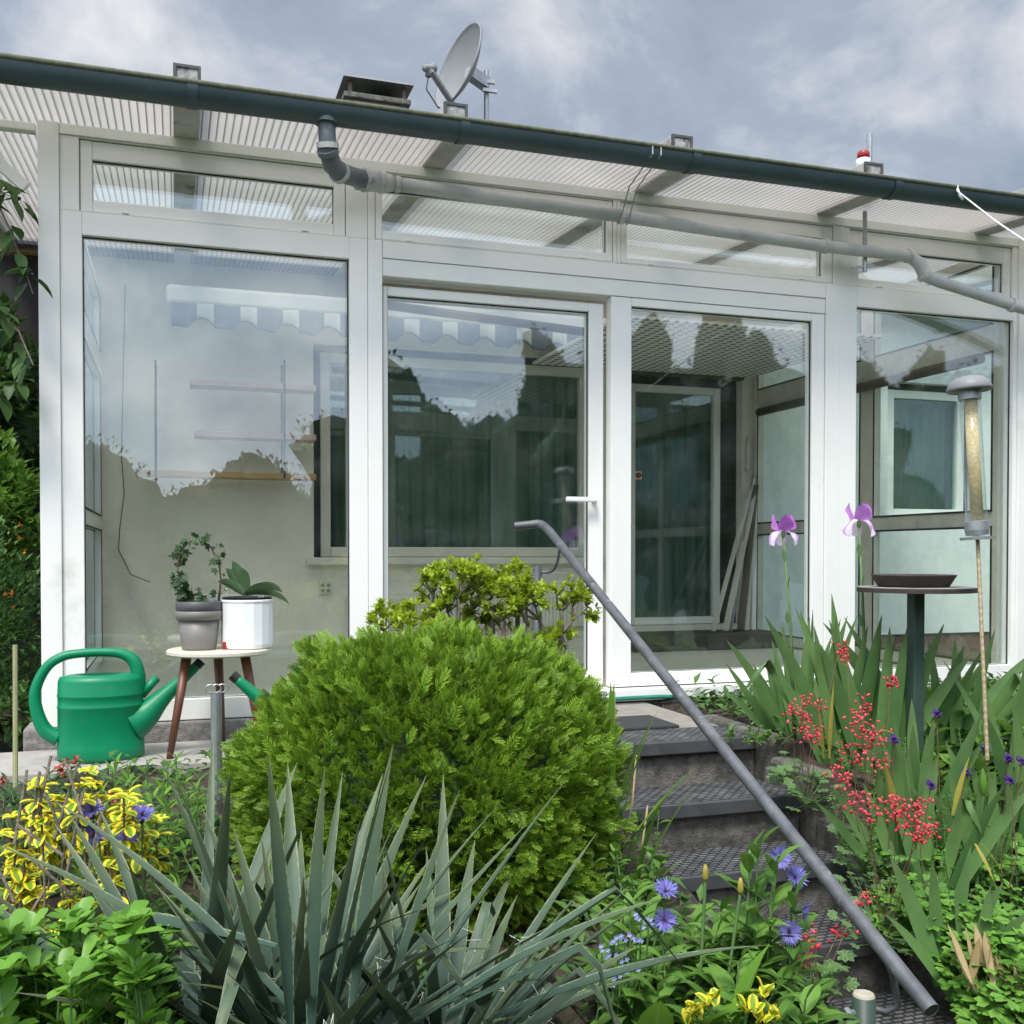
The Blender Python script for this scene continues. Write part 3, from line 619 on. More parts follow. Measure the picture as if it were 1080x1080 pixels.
for c, d, r in ((e1, e2-e0, .045), (e1*.8+e0*.2, e1-e0, .047), (e2, e3-e1, .047), (e3, p0-e3, .052), (p0, p1-p0, .05), (p0+nrm(p1-p0)*.075, p1-p0, .037), (p1, p2-p1, .038), (p2, p3-p2, .038), (p3, p3-p2, .038), (p5, p6-p4, .041), (onY(1068, 322, 4.56), p7-p6, .038)): ring(c, d, r, .022, PIPE if r != .045 else PIPED, 'socket_ring')
m = MB(); h = onY(912, 275, 4.66); m.tube([(h[0], 4.66, 3.462), (h[0], 4.66, h[2]-.06)], .012, 8); m.build('hanger_rod', STEEL, dp_)
m = MB(); m.bar((h[0]-.08, 4.665, h[2]-.045), (h[0]+.06, 4.665, h[2]-.02), .02, .012); m.build('pipe_clamp', STEEL, dp_)
for dx in (-.012, .03):
    m = MB(); a = p1+A([dx, 0, 0]); m.tube([a+A([0, 0, -.04]), a+A([.0, -.04, 0]), a+A([.0, -.12, .1]), (a[0], 4.245, 3.44), (a[0], 4.248, 3.475)], .0035, 6); m.build('wire_tie', STEEL, dp_)
wl = thing('warning_light', 'small red and white beacon on a short pole above the gutter', 'beacon', (3.42, 4.47, 3.60))
q = onY(911, 165, 4.5)
m = MB(); m.tube([(q[0]+.035, 4.5, 3.50), (q[0]+.035, 4.5, 3.80)], .014, 8); m.build('pole', STEEL, wl)
m = MB(); m.lathe([(0, 0), (.037, 0), (.037, .045), (.034, .05)], (q[0]-.01, 4.49, q[2]-.07), 18); m.build('base', WHITE, wl, smooth=True)
m = MB(); m.lathe([(.031, .05), (.031, .082), (.026, .09), (0, .092)], (q[0]-.01, 4.49, q[2]-.07), 18); m.build('lens', REDP, wl, smooth=True)
m = MB(); a = onY(1009, 201, 4.25); b = onD(1100, 267, 3.9); mid = (a+b)/2-A([0, 0, .01]); m.tube([a+A([0, .06, .02]), a+A([0, -.01, .02]), a, mid, b], .004, 6); m.tube([a+A([0, -.005, .01]), a+A([.012, -.01, -.03]), a+A([.03, -.01, -.045])], .006, 6); tag(m.build('cord', CORD, smooth=True), 'thin white cord tied to the gutter and stretched out to the right', 'cord')
# satellite dish
Yd = 9.0; c = onY(489, 73, Yd); ax = nrm(A([-.93, -.22, .26]))
ds = thing('satellite_dish', 'grey satellite dish on a steel mast rising above the roof beside the chimney', 'satellite dish', (c[0]+.25, 9.1, 5.0))
Rd = .375; prof = [(r*Rd, .30*Rd*r*r) for r in np.linspace(0, 1, 12)]; prof += [(Rd*1.02, .30*Rd+.01), (Rd*1.03, .30*Rd-.012)]+[(r*Rd, .30*Rd*r*r-.014) for r in np.linspace(.98, 0, 10)]
m = MB(); m.lathe(prof, c-ax*.05, 48, ax); m.build('reflector', DISH, ds, smooth=True)
sid = nrm(np.cross(ax, Zup)); dn = nrm(np.cross(sid, ax)); 
if dn[2] > 0: dn = -dn
low = c+dn*Rd*.93+ax*.05; lnb = onY(452, 72, Yd-.35)
m = MB(); m.bar(low+A([.05, 0, -.05]), lnb+A([.02, 0, -.02]), .045, .03); m.build('feed_arm', STEEL, ds)
m = MB(); d = nrm(c-lnb); m.tube([lnb-d*.06, lnb+d*.04, lnb+d*.07], [.03, .03, .045], 12); m.tube([lnb, lnb+A([0, 0, -.07])], .03, 10); m.build('feed_horn', DISH, ds, smooth=True)
m = MB(); m.tube([lnb+A([0, 0, -.06]), lnb+A([-.02, 0, -.18]), lnb+A([.08, 0, -.32]), low+A([-.05, 0, -.1])], .006, 6); m.build('cable', GASK, ds)
ms_ = onY(513, 100, 9.12)
m = MB(); m.tube([(ms_[0], 9.12, 4.4), (ms_[0], 9.12, ms_[2]+.22)], .024, 10); m.build('mast', STEEL, ds)
m = MB(); m.bar(c-ax*.05, A([ms_[0], 9.12, c[2]-.05]), .09, .10); m.bar((ms_[0]-.05, 9.08, c[2]-.12), (ms_[0]+.09, 9.08, c[2]-.12), .03, .03); m.bar((ms_[0]-.05, 9.08, c[2]-.04), (ms_[0]+.07, 9.08, c[2]-.04), .03, .03); m.build('mast_bracket', STEEL, ds)
# ---------------------------------------------------------------- terrace objects
def can(loc, rot, label):
    t = thing('watering_can', label, 'watering can', loc, 'green watering cans on the terrace')
    cs, sn = math.cos(rot), math.sin(rot); loc = A(loc)
    def P(px, py, dy=0): x = (px-380)*.00109; z = (530-py)*.00109; return loc+A([x*cs-dy*sn, x*sn+dy*cs, z])
    def body(z0, prof, nm, mt):
        m = MB(); m.lathe(prof, loc, 40, sx=1.0, sy=.62, rot=0)
        for i in range(len(m.v)):
            v = m.v[i]-loc; a = np.abs(v[:, 0]); 
            v = np.stack([v[:, 0]*cs-v[:, 1]*sn, v[:, 0]*sn+v[:, 1]*cs, v[:, 2]], 1); m.v[i] = v+loc
        return m.build(nm, mt, t, smooth=True)
    body(0, [(0, 0), (.155, 0), (.166, .012), (.166, .05), (.1645, .055), (.1635, .21), (.1655, .213), (.1655, .22), (.163, .223), (.163, .255), (.1655, .258), (.1655, .264), (.163, .268), (.162, .318), (.154, .336), (.125, .342), (.085, .343), (.078, .335), (.078, .30)], 'body', GREEN)
    m = MB(); m.lathe([(0, 0), (.077, 0), (.077, .002), (0, .002)], loc+A([-.03, 0, .325]), 24); m.build('filler_opening', BLACKP, t)
    m = MB(); m.tube(m.smooth([P(512, 300), P(512, 225), P(495, 170), P(455, 142), P(390, 134), P(310, 136), P(250, 146), P(200, 178), P(165, 240), P(155, 300), P(168, 370), P(192, 420), P(235, 448)]), m.rsm([.026, .028, .026, .021, .018, .018, .019, .020, .021, .023, .026, .030, .034]), 14)
    m.build('handle', GREEN, t, smooth=True)
    m = MB(); m.tube(m.smooth([P(490, 400), P(535, 375), P(585, 325), P(640, 272), P(728, 190)]), m.rsm([.085, .060, .040, .027, .018]), 18); m.build('spout', GREEN, t, smooth=True)
    m = MB(); m.tube([P(722, 196), P(740, 178)], .0205, 14); m.build('spout_tip', BLACKP, t)
    m = MB(); m.tube([P(520, 300), P(578, 236)], [.02, .017], 12); m.build('spout_brace', GREEN, t, smooth=True)
    return t
a = onY(107, 803, 4.47); can((a[0], 4.47, .792), .0, 'green plastic watering can standing in the open at the left of the three-legged stool')
can((.60, 4.12, .765), math.pi*.97, 'second green watering can mostly hidden behind the rounded conifer, only its spout showing')
tb = thing('stool', 'small round three-legged stool with cream top carrying two flower pots', 'stool', (.12, 4.48, .79))
c = onY(231, 684, 4.48); TZ = c[2]
m = MB(); m.lathe([(0, -.022), (.205, -.022), (.212, -.016), (.212, -.004), (.206, 0), (0, 0)], (c[0], 4.48, TZ), 48); m.build('stool_top', WOODT, tb, smooth=False)
for top, bot in (((-.13, -.05), (-.20, -.12)), ((.10, -.08), (.17, -.15)), ((.0, .12), (.02, .17))):
    m = MB(); m.tube([(c[0]+top[0], 4.48+top[1], TZ-.022), (c[0]+bot[0], 4.48+bot[1], .792)], [.021, .013], 12); m.build('leg', WOODL, tb, smooth=True)
g = onY(210, 680, 4.46)
pt = thing('flower_pot', 'tapered pewter grey pot with a darker rim band, on the left of the stool', 'flower pot', (g[0], 4.46, TZ))
m = MB(); m.lathe([(0, .001), (.066, .001), (.07, .01), (.084, .125)], (g[0], 4.46, TZ), 36); m.build('pot_body', PEW, pt, smooth=True)
m = MB(); m.lathe([(.084, .125), (.093, .127), (.094, .160), (.090, .163)], (g[0], 4.46, TZ), 36); m.build('pot_rim', PEW, pt, smooth=True)
m = MB(); m.lathe([(.090, .163), (.092, .165), (.093, .200), (.088, .203), (.084, .19), (0, .19)], (g[0], 4.46, TZ), 36); m.build('pot_band', PEWD, pt, smooth=True)
h = onY(261, 678, 4.47)
pw = thing('planter', 'white faceted planter with a black inner pot, on the right of the stool', 'planter', (h[0], 4.47, TZ))
m = MB(); m.lathe([(0, .001), (.096, .001), (.104, .006), (.108, .02), (.108, .195), (.111, .197), (.111, .207), (.106, .208), (.103, .19), (0, .188)], (h[0], 4.47, TZ), 18); m.build('planter_body', PORC, pw, bevel=.002)
m = MB(); m.lathe([(.100, .19), (.102, .215), (.105, .216), (.098, .217), (.094, .20), (0, .20)], (h[0], 4.47, TZ), 24); m.build('inner_pot', BLACKP, pw, smooth=True)
m = MB(); q = onY(236, 660, 4.5); m.tube([(q[0], 4.42, TZ+.001), (q[0], 4.42, TZ+.032)], .009, 10); tag(m.build('tealight_holder', REDP), 'tiny dark red holder squeezed between the two pots on the stool', 'holder')
# galvanised stake with curled wires
q = onD(228, 730, 3.55); sk = thing('steel_stake', 'galvanised steel stake with curled wire hooks rising between the yucca and the terrace', 'stake', (q[0], q[1], .6))
m = MB(); m.tube([(q[0], q[1], .55), (q[0], q[1], q[2])], .019, 12); m.build('tube', STEEL, sk)
for sg in (-1, 0, 1):
    m = MB(); m.tube([(q[0]+sg*.004, q[1], q[2]-.03)]+[(q[0]+sg*.02+(.016*math.cos(t) if sg >= 0 else -.016*math.cos(t)), q[1]-.01, q[2]+.014+.014*math.sin(t)) for t in np.linspace(-2.5, 2.2, 9)], .0025, 6); m.build('wire_hook', STEEL, sk)
m = MB(); q = onD(16, 680, 3.6); b = onD(16, 800, 3.55); m.tube([b-A([0, 0, .1]), q], .0085, 8); tag(m.build('bamboo_cane', pm('bamboo', (.30, .30, .15), .6, var=.2, scale=20, stretch=(1, 1, .2))), 'thin bamboo cane stuck in the bed left of the green watering can', 'cane')
m = MB(); m.tube([onY(585, 742, 4.70)+A([0, 0, 0])]+[A([x, 4.70+.01*math.sin(x*9), .897]) for x in (1.85, 2.0, 2.15, 2.35)]+[A([2.5, 4.66, .89])], .011, 10); tag(m.build('garden_hose', HOSE, smooth=True), 'thin green hose lying along the foot of the sliding doors', 'hose')
# ---------------------------------------------------------------- handrail
hr = thing('handrail', 'worn grey tubular handrail slanting down beside the garden stairs', 'handrail', (1.45, 3.2, .3))
XR = 1.45; r0 = onX(573, 552, XR); r1 = onX(983, 1066, XR); rt = onX(573, 552, XR)+A([-.12, 0, -.0]); rt = onD(543, 555, 4.25)
m = MB(); m.tube(m.smooth([rt, rt*.45+r0*.55, r0*.9+rt*.1-A([0,0,.002]), r0+(r1-r0)*.03])+[r0+(r1-r0)*.05, r1], .0172, 18, cap=False)
dd = nrm(r1-r0); m.tube([r1, r1-dd*.002], [.0172, .0145], 18, cap=False); m.build('rail', GALV, hr, smooth=True)
m = MB(); m.tube([r1-dd*.001, r1-dd*.06], .0148, 16, cap=True); m.build('rail_bore', GASK, hr)
up = onX(562, 590, XR); m = MB(); m.tube([(XR-.01, r0[1]+.05, .6), (XR-.01, r0[1]+.05, onX(562, 597, XR)[2])], .022, 14); m.build('post', pm('dark_post', (.045, .055, .06), .5, var=.2), hr, smooth=True)
a_ = A([XR-.01, r0[1]+.05, onX(562, 597, XR)[2]-.02]); m = MB(); m.tube(m.smooth([a_, a_+A([.04, -.03, -.005]), a_+A([.055, -.08, .02]), r0+(r1-r0)*.085-A([0, 0, .014])]), .006, 8); m.build('bracket', GALV, hr, smooth=True)
lp = onD(911, 1050, 2.27); m = MB(); m.tube([(lp[0], lp[1], 0), (lp[0], lp[1], lp[2])], .026, 16); lo_ = m.build('post', DKGR, hr, smooth=True)
m = MB(); m.lathe([(.0245, 0), (.022, .005), (0, .007)], lp, 18); m.build('post_cap', pm('cement_fill', (.45, .42, .33), .9, var=.2, scale=40), lo_)
m = MB(); m.tube([lp+A([-.05, 0, -.035]), lp+A([.02, 0, -.035])], .008, 8); m.lathe([(0, 0), (.015, 0), (.015, .012), (0, .012)], lp+A([-.052, 0, -.035]), 6, (1, 0, 0)); m.build('bolt', STEEL, lo_)
k = r0+(r1-r0)*((lp[1]-.07-r0[1])/(r1[1]-r0[1])); m = MB(); m.tube([lp+A([.02, 0, -.03]), lp+A([.05, -.01, -.04]), lp+A([.075, -.02, -.025]), (lp+k)/2+A([.045, -.0, .0]), k+A([0, 0, -.015])], .008, 8); m.build('bracket', GALV, hr, smooth=True)
# ---------------------------------------------------------------- bird table and feeder
q = onD(966, 619, 3.9)
bt = thing('bird_table', 'round bird table on a dark green square post among the irises', 'bird table', (q[0], q[1], .7))
m = MB(); m.lathe([(0, -.018), (.205, -.018), (.212, -.012), (.212, 0), (0, .001)], q, 44); m.build('table_top', pm('slab_top', (.30, .29, .26), .85, var=.3, scale=12, dirt=(.06, .05, .045), dcut=.5), bt)
m = MB(); m.lathe([(.2125, -.019), (.2145, -.019), (.2145, -.002), (.2125, -.002)], q, 44); m.build('metal_rim', RUST, bt, smooth=False)
m = MB(); m.box(q[0]-.024, q[0]+.024, q[1]-.024, q[1]+.024, .55, q[2]-.019); m.build('post', DKGR, bt, bevel=.006)
m = MB(); m.lathe([(0, .001), (.125, .001), (.13, .006), (.152, .042), (.155, .046), (.149, .047), (.128, .012), (0, .01)], q+A([-.012, 0, 0]), 44); tag(m.build('saucer', RUST, smooth=True), 'dark brown shallow saucer standing on the round bird table', 'saucer')
fd = thing('bird_feeder', 'clear tube bird feeder with domed grey lid on a tall threaded rod', 'bird feeder', onD(1040, 770, 3.5))
ft = onD(1022, 405, 3.6); fb = onD(1031, 568, 3.6); gb = onD(1040, 770, 3.45); ax = nrm(ft-fb)
m = MB(); m.lathe([(.0, -.022), (.018, -.022), (.045, -.016), (.073, -.026), (.076, -.016), (.066, .008), (.045, .022), (.02, .028), (0, .029)], ft, 36, ax); m.build('lid', DISH, fd, smooth=True)
Lt = np.linalg.norm(ft-fb)
m = MB(); m.lathe([(.0365, .04), (.0365, Lt-.03), (.034, Lt-.03), (.034, .04)], fb, 28, ax); m.build('seed_tube', TUBEG, fd, smooth=True)
m = MB(); m.lathe([(0, .041), (.0215, .041), (.0215, Lt-.05), (0, Lt-.05)], fb+A([.003, 0, 0]), 24, ax); m.build('seed_filling', SEED, fd, smooth=True)
m = MB(); m.lathe([(.039, Lt-.055), (.039, Lt-.02), (0, Lt-.018)], fb, 28, ax); m.build('collar', STEEL, fd); m = MB(); m.lathe([(0, .01), (.038, .012), (.041, .03), (.041, .06), (.037, .062)], fb, 28, ax); m.build('collar', STEEL, fd)
m = MB(); m.lathe([(0, -.004), (.058, -.004), (.058, .006), (0, .009)], fb, 32, ax); m.build('perch_tray', DISH, fd)
m = MB(); nseg = 60; pts = [fb+(gb-fb)*i/nseg*1.15 for i in range(nseg+1)]; m.tube(pts, [.0062+.0010*(i % 2) for i in range(nseg+1)], 8); m.build('threaded_rod', ROD, fd)
# ================================================================== PLANTS
def gz(x, y): return zl(x, y) if x < 1.47 else zr(x, y)
def unit(n): v = rng.normal(size=(n, 3)); return v/np.linalg.norm(v, axis=1, keepdims=True)
def ground(px, py, D):                  # foot of a plant seen at this pixel and distance
    p = onD(px, py, D); return A([p[0], p[1], gz(p[0], p[1])-.01])
GREENS = {
 'thuja': leafm('conifer_foliage', (.026, .085, .007), (.13, .26, .018), tip=(.36, .52, .045), trans=.2, rough=.55),
 'yucca': leafm('yucca_blade', (.020, .055, .044), (.070, .122, .090), edge=(.20, .25, .15), e0=.90, tip=(.10, .125, .05), trans=.06, rough=.5, spec=.35),
 'sedum': leafm('fleshy_leaf', (.065, .185, .018), (.15, .32, .036), trans=.22, rough=.4),
 'herb': leafm('herb_leaf', (.06, .15, .022), (.14, .275, .045), trans=.25, rough=.6, spec=.22, vein=.12),
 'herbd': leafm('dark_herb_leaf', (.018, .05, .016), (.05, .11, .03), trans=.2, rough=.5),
 'lily': leafm('bright_lily_leaf', (.075, .19, .02), (.15, .30, .035), trans=.3, rough=.5, spec=.25, vein=.15),
 'iris': leafm('iris_blade', (.060, .155, .045), (.165, .30, .09), trans=.18, rough=.52, spec=.25, tip=(.10, .17, .06)),
 'colum': leafm('columbine_leaf', (.075, .20, .025), (.17, .35, .055), trans=.25, rough=.5),
 'heu': leafm('round_lobed_leaf', (.035, .10, .025), (.10, .20, .06), edge=(.16, .25, .10), e0=.5, trans=.2),
 'euo': leafm('variegated_leaf', (.10, .24, .02), (.22, .36, .03), edge=(.80, .64, .03), e0=.46, trans=.2, rough=.5),
 'yel': leafm('yellow_green_leaf', (.19, .30, .02), (.44, .54, .045), trans=.3, rough=.45),
 'orch': leafm('orchid_leaf', (.06, .12, .05), (.14, .23, .11), trans=.12, rough=.35, spec=.5),
 'ivy': leafm('ivy_leaf', (.022, .05, .02), (.07, .13, .05), trans=.15, rough=.45),
 'hedge': leafm('hedge_leaf', (.022, .060, .014), (.07, .14, .03), trans=.25, rough=.5),
 'shrub': leafm('fresh_shrub_leaf', (.07, .17, .025), (.17, .30, .05), trans=.3, rough=.45),
 'dry': leafm('withered_leaf', (.26, .19, .09), (.54, .43, .23), edge=(.18, .12, .05), e0=.80, trans=.25, rough=.8),
 'tan': leafm('yellowing_blade', (.30, .28, .05), (.50, .40, .08), trans=.25, rough=.6),
 'cover': leafm('ground_cover_leaf', (.03, .085, .02), (.10, .20, .045), trans=.2, rough=.55),
}
STEM = pm('green_stem', (.10, .19, .06), .6, var=.2, scale=20); STEMR = pm('reddish_stem', (.15, .09, .05), .6, var=.2, scale=20); STRAW = pm('straw_stem', (.42, .33, .17), .8, var=.2, scale=20)
BLUE = leafm('cornflower_blue', (.11, .10, .36), (.24, .23, .55), trans=.2, rough=.6); VIO = leafm('cornflower_centre', (.10, .015, .12), (.18, .03, .2), trans=0, rough=.7)
CORAL = leafm('coral_bell', (.56, .025, .05), (.80, .12, .16), trans=.2, rough=.5); PURP = leafm('columbine_purple', (.05, .015, .13), (.11, .03, .24), trans=.15, rough=.6)
IRV = leafm('iris_violet', (.36, .10, .42), (.52, .24, .58), trans=.35, rough=.6); IRW = leafm('iris_white', (.78, .68, .80), (.85, .78, .86), edge=(.62, .38, .72), e0=.62, trans=.35, rough=.6)
ORA = leafm('orange_petal', (.55, .16, .02), (.72, .28, .04), trans=.2); YELF = leafm('yellow_petal', (.75, .55, .02), (.85, .68, .05), trans=.3); RUSTF = leafm('rusty_petal', (.32, .06, .04), (.5, .12, .08), trans=.2); PALEB = leafm('pale_blue_petal', (.30, .34, .68), (.48, .52, .82), trans=.2)
# ---------------------------------------------------------------- rounded conifer
T = MB()
def spray(T):
    n = 7
    T.ribbon((0, 0, 0), (1, 0, 0), 1, .055, .25, .1, 3, 'blade', side=(0, 1, 0))
    for i in range(n):
        t = .10+.80*i/n
        for sg in (-1, 1):
            a = R(44); L = .50*(1-t*.72)
            T.ribbon((t, 0, -.25*t*t*.4), (math.cos(a), sg*math.sin(a), U(-.15, .25)), L, .07, .15, .1, 2, 'strap', side=(-sg*math.sin(a), math.cos(a), 0))
            if i < 5: T.ribbon((t+L*.4*math.cos(a), sg*L*.4*math.sin(a), -.03), (math.cos(a*.3), sg*math.sin(a*.3), .1), L*.5, .075, .1, .1, 1, 'strap', side=(0, 1, 0))
spray(T)
cx, cy, cz = .70, 2.93, .85; RXx, RYy, RZz = .51, .475, .50
tj = thing('conifer_bush', 'dense rounded bright green conifer bush beside the garden stairs', 'bush', (cx, cy, .6))
def bushsurf(n):
    v = unit(n*2); v = v[v[:, 2] > -.75][:n]
    p = 2.2; s = (np.abs(v[:, 0])**p+np.abs(v[:, 1])**p+np.abs(v[:, 2])**p)**(-1/p)
    s = s*(1+.055*np.sin(v[:, 0]*7+v[:, 2]*5)+.035*np.sin(v[:, 1]*11-v[:, 2]*9)+.03*np.sin(v[:, 0]*17+v[:, 2]*13))
    top = np.clip(v[:, 2], 0, 1); s = s*(1+.05*top*np.sin(v[:, 0]*9+1.0))
    return v, v*s[:, None]*A([RXx, RYy, RZz])
m = MB()
v, p = bushsurf(26000)
s = 1-np.abs(rng.normal(0, .13, len(p)))+.05+.045*np.sin(v[:, 0]*23+v[:, 1]*9)*np.sin(v[:, 2]*21+v[:, 0]*6)
D = v*A([1, 1, .6])+A([0, 0, .22])+rng.normal(0, .40, v.shape); D[:, 2] += .4*np.clip(v[:, 2], 0, 1)
m.scatter(T, p*s[:, None]+A([cx, cy, cz]), D, rng.uniform(.026, .060, len(p)), np.clip(rng.normal(.42, .32, len(p)), 0, 1), roll=rng.uniform(-1.3, 1.3, len(p)), up=np.cross(D, np.cross(Zup, D))+unit(len(p))*.4)
sel = v[:, 2] > .25; pp = p[sel][:800]; vv = v[sel][:800]           # longer plumes on the crown
m.scatter(T, pp*rng.uniform(.93, 1.03, (len(pp), 1))+A([cx, cy, cz]), vv*.6+A([0, 0, .8])+rng.normal(0, .25, vv.shape), rng.uniform(.045, .09, len(pp)), rng.uniform(.4, 1, len(pp)), roll=rng.uniform(-1.5, 1.5, len(pp)))
m.build('foliage', GREENS['thuja'], tj, smooth=True)
m = MB()
for i in range(70):
    v, p = bushsurf(3); q = p[0]*.86+A([cx, cy, cz]); b = A([cx+U(-.06, .06), cy+U(-.06, .06), .62]); m.tube([b, b*.5+q*.5+A([0, 0, .03]), q], [.014, .009, .003], 5, cap=False)
m.build('branches', BARKD, tj)
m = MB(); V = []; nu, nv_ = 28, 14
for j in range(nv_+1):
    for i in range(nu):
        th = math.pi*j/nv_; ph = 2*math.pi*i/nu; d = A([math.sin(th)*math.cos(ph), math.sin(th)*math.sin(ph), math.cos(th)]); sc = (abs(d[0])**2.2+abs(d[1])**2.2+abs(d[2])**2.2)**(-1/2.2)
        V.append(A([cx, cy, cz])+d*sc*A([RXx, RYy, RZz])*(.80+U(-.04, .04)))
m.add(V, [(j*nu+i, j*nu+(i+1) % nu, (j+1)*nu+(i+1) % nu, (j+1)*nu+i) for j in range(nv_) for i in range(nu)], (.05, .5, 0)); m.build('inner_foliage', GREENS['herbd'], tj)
# ---------------------------------------------------------------- yucca
yc = thing('yucca', 'large spiky grey green yucca with long stiff blades in front of the conifer bush', 'yucca', (.26, 1.87, .57))
m = MB(); tr = MB(); fib = MB()
def yhead(c, n, Lr, lean, tmin=.05, tmax=1.5, az0=0, azw=math.pi):
    for i in range(n):
        f = (i+.5)/n; el = tmax+(tmin-tmax)*f**.7; az = az0+(i*2.39996 % (2*math.pi)-math.pi)*azw/math.pi+U(-.2, .2)
        d = A([math.cos(az)*math.cos(el), math.sin(az)*math.cos(el), math.sin(el)])+A(lean)
        L = U(*Lr)*(.80+.2*math.sin(math.pi*min(1, f+.2))); b = A(c)+A([math.cos(az), math.sin(az), 0])*.035+A([0, 0, .10*(1-f)])
        kk = U(.45, .8) if rnd.random() < .15 else None
        m.ribbon(b, d, L, U(.027, .044), U(.15, 1.25)*(f+.2), U(.22, .6), 14, 'blade', U(0, 1), kink=kk, twist=U(-.5, .5))
        if rnd.random() < .35:
            q = b+nrm(d)*L*U(.25, .5)
            for _ in range(3): fib.tube([q, q+A([U(-.03, .03), U(-.03, .03), U(0, .03)]), q+A([U(-.04, .04), U(-.04, .04), U(-.03, .03)])], .0006, 4, cap=False)
yhead((.20, 1.86, .60), 115, (.38, .64), (-.05, 0, 0), .05, 1.36)
yhead((.50, 1.93, .54), 90, (.38, .64), (.16, 0, -.08), .0, 1.25)
yhead((.02, 2.0, .58), 74, (.44, .72), (-.30, -.02, .0), .08, 1.15)
yhead((.36, 1.72, .50), 72, (.36, .58), (.05, -.05, .0), .12, 1.25)
for (px, py, D, d, L, kk) in ((300, 1085, 1.72, (-.85, .15, .62), .62, None), (330, 1090, 1.7, (-.80, .2, .75), .64, None), (290, 1000, 1.75, (-.95, .0, .22), .52, .45), (420, 1080, 1.7, (.55, .0, .85), .50, None), (430, 1085, 1.72, (.8, -.05, .55), .50, None), (470, 1070, 1.7, (.9, -.1, .5), .55, .5), (480, 1060, 1.75, (.85, .1, .6), .55, .6), (520, 1075, 1.8, (.95, 0, .38), .50, None), (400, 1090, 1.7, (.3, .1, .95), .42, None), (330, 1090, 1.66, (.03, .05, 1), .43, None), (305, 1085, 1.66, (-.08, .05, 1), .45, None), (350, 1090, 1.64, (.18, .0, 1), .45, None), (370, 1090, 1.7, (.12, .1, 1), .48, None)):
    m.ribbon(onD(px, py, D), cr*d[0]+nrm(A([cf[0], cf[1], 0]))*d[1]+Zup*d[2], L, U(.034, .048), U(.1, .5), U(.25, .55), 13, 'blade', U(.3, 1), kink=kk, twist=U(-.4, .4))
m.build('leaves', GREENS['yucca'], yc, smooth=True)
for c in ((.20, 1.86), (.52, 1.93), (.02, 2.0), (.36, 1.72)): tr.tube([(c[0], c[1], .48), (c[0], c[1], .66)], [.05, .045], 10)
tr.build('trunk', BARKD, yc); fib.build('curled_fibres', pm('fibre', (.6, .6, .52), .8), yc, stuff=True)
# ---------------------------------------------------------------- leafy herb clumps
def herb(lf, sm, base, top, nl, L, W, prof, mat_t=(0, 1), el=(.2, .9), bend=.8, r=.003, start=.15, fold=.25, whorl=1, Lend=.6, nseg=5):
    base = A(base); top = A(top); d = top-base; hh = np.linalg.norm(d)
    sm.tube([base, base+d*.5+A([U(-.01, .01), U(-.01, .01), 0]), top], [r, r*.85, r*.6], 5, cap=False)
    for i in range(nl):
        t = start+(1-start)*(i+U(.1, .9))/nl; p = base+d*t
        for k in range(whorl):
            az = i*2.4+k*2*math.pi/whorl+U(-.3, .3); e = el[0]+(el[1]-el[0])*t+U(-.2, .2)
            dd = A([math.cos(az)*math.cos(e), math.sin(az)*math.cos(e), math.sin(e)])
            l = L*(1-(1-Lend)*t)*U(.75, 1.15); lf.ribbon(p, dd, l, W*l/L, bend*U(.5, 1.3), fold, nseg, prof, U(*mat_t), twist=U(-.3, .3))
def clump(name, label, cat, spots, lm, H, nl, L, W, prof, stem=STEM, group=None, lean=.06, **k):
    b = A(spots[0]); t = thing(name, label, cat, b, group); lf = MB(); sm = MB()
    for s in spots:
        s = A(s); h = U(*H); herb(lf, sm, s, s+A([U(-lean, lean), U(-lean, lean), h]), nl, L, W, prof, **k)
    lf.build('leaves', lm, t, smooth=True); sm.build('stems', stem, t, smooth=True); return t
def spread(px0, px1, py, D0, D1, n):
    out = []
    for i in range(n): out.append(ground(U(px0, px1), py, U(D0, D1)))
    return out
def cornflower(t, pos, d, blue=True, sz=.026):
    pos = A(pos); d = nrm(d); a = nrm(np.cross(d, A([.3, .9, .1]))); b = np.cross(d, a)
    m = MB()
    for k in range(13):
        th = k*2*math.pi/13+U(-.12, .12); o = a*math.cos(th)+b*math.sin(th)
        for s_ in (-.22, 0, .22):
            m.ribbon(pos+o*.004, o*.9+d*U(.3, .75)+np.cross(d, o)*s_, sz*U(.85, 1.15), .0075, .1, .3, 2, 'petal', U(0, 1), side=np.cross(d, o))
    f = m.build('flower', BLUE, t, smooth=True)
    m = MB()
    for k in range(26):
        o = nrm(unit(1)[0]+d*1.1); m.ribbon(pos, o, sz*.62, .003, 0, .2, 1, 'blade', U(0, 1))
    m.build('flower_centre', VIO, f)
    m = MB(); m.lathe([(0, -.024), (.006, -.022), (.0085, -.012), (.006, -.002), (0, 0)], pos, 10, d); m.build('flower_base', GREENS['herbd'], f, smooth=True)
def stalk(m, a, b, r=.0025, sag=.02):
    a = A(a); b = A(b); m.tube([a, (a+b)/2+A([U(-sag, sag), U(-sag, sag), 0]), b], r, 6, cap=False)
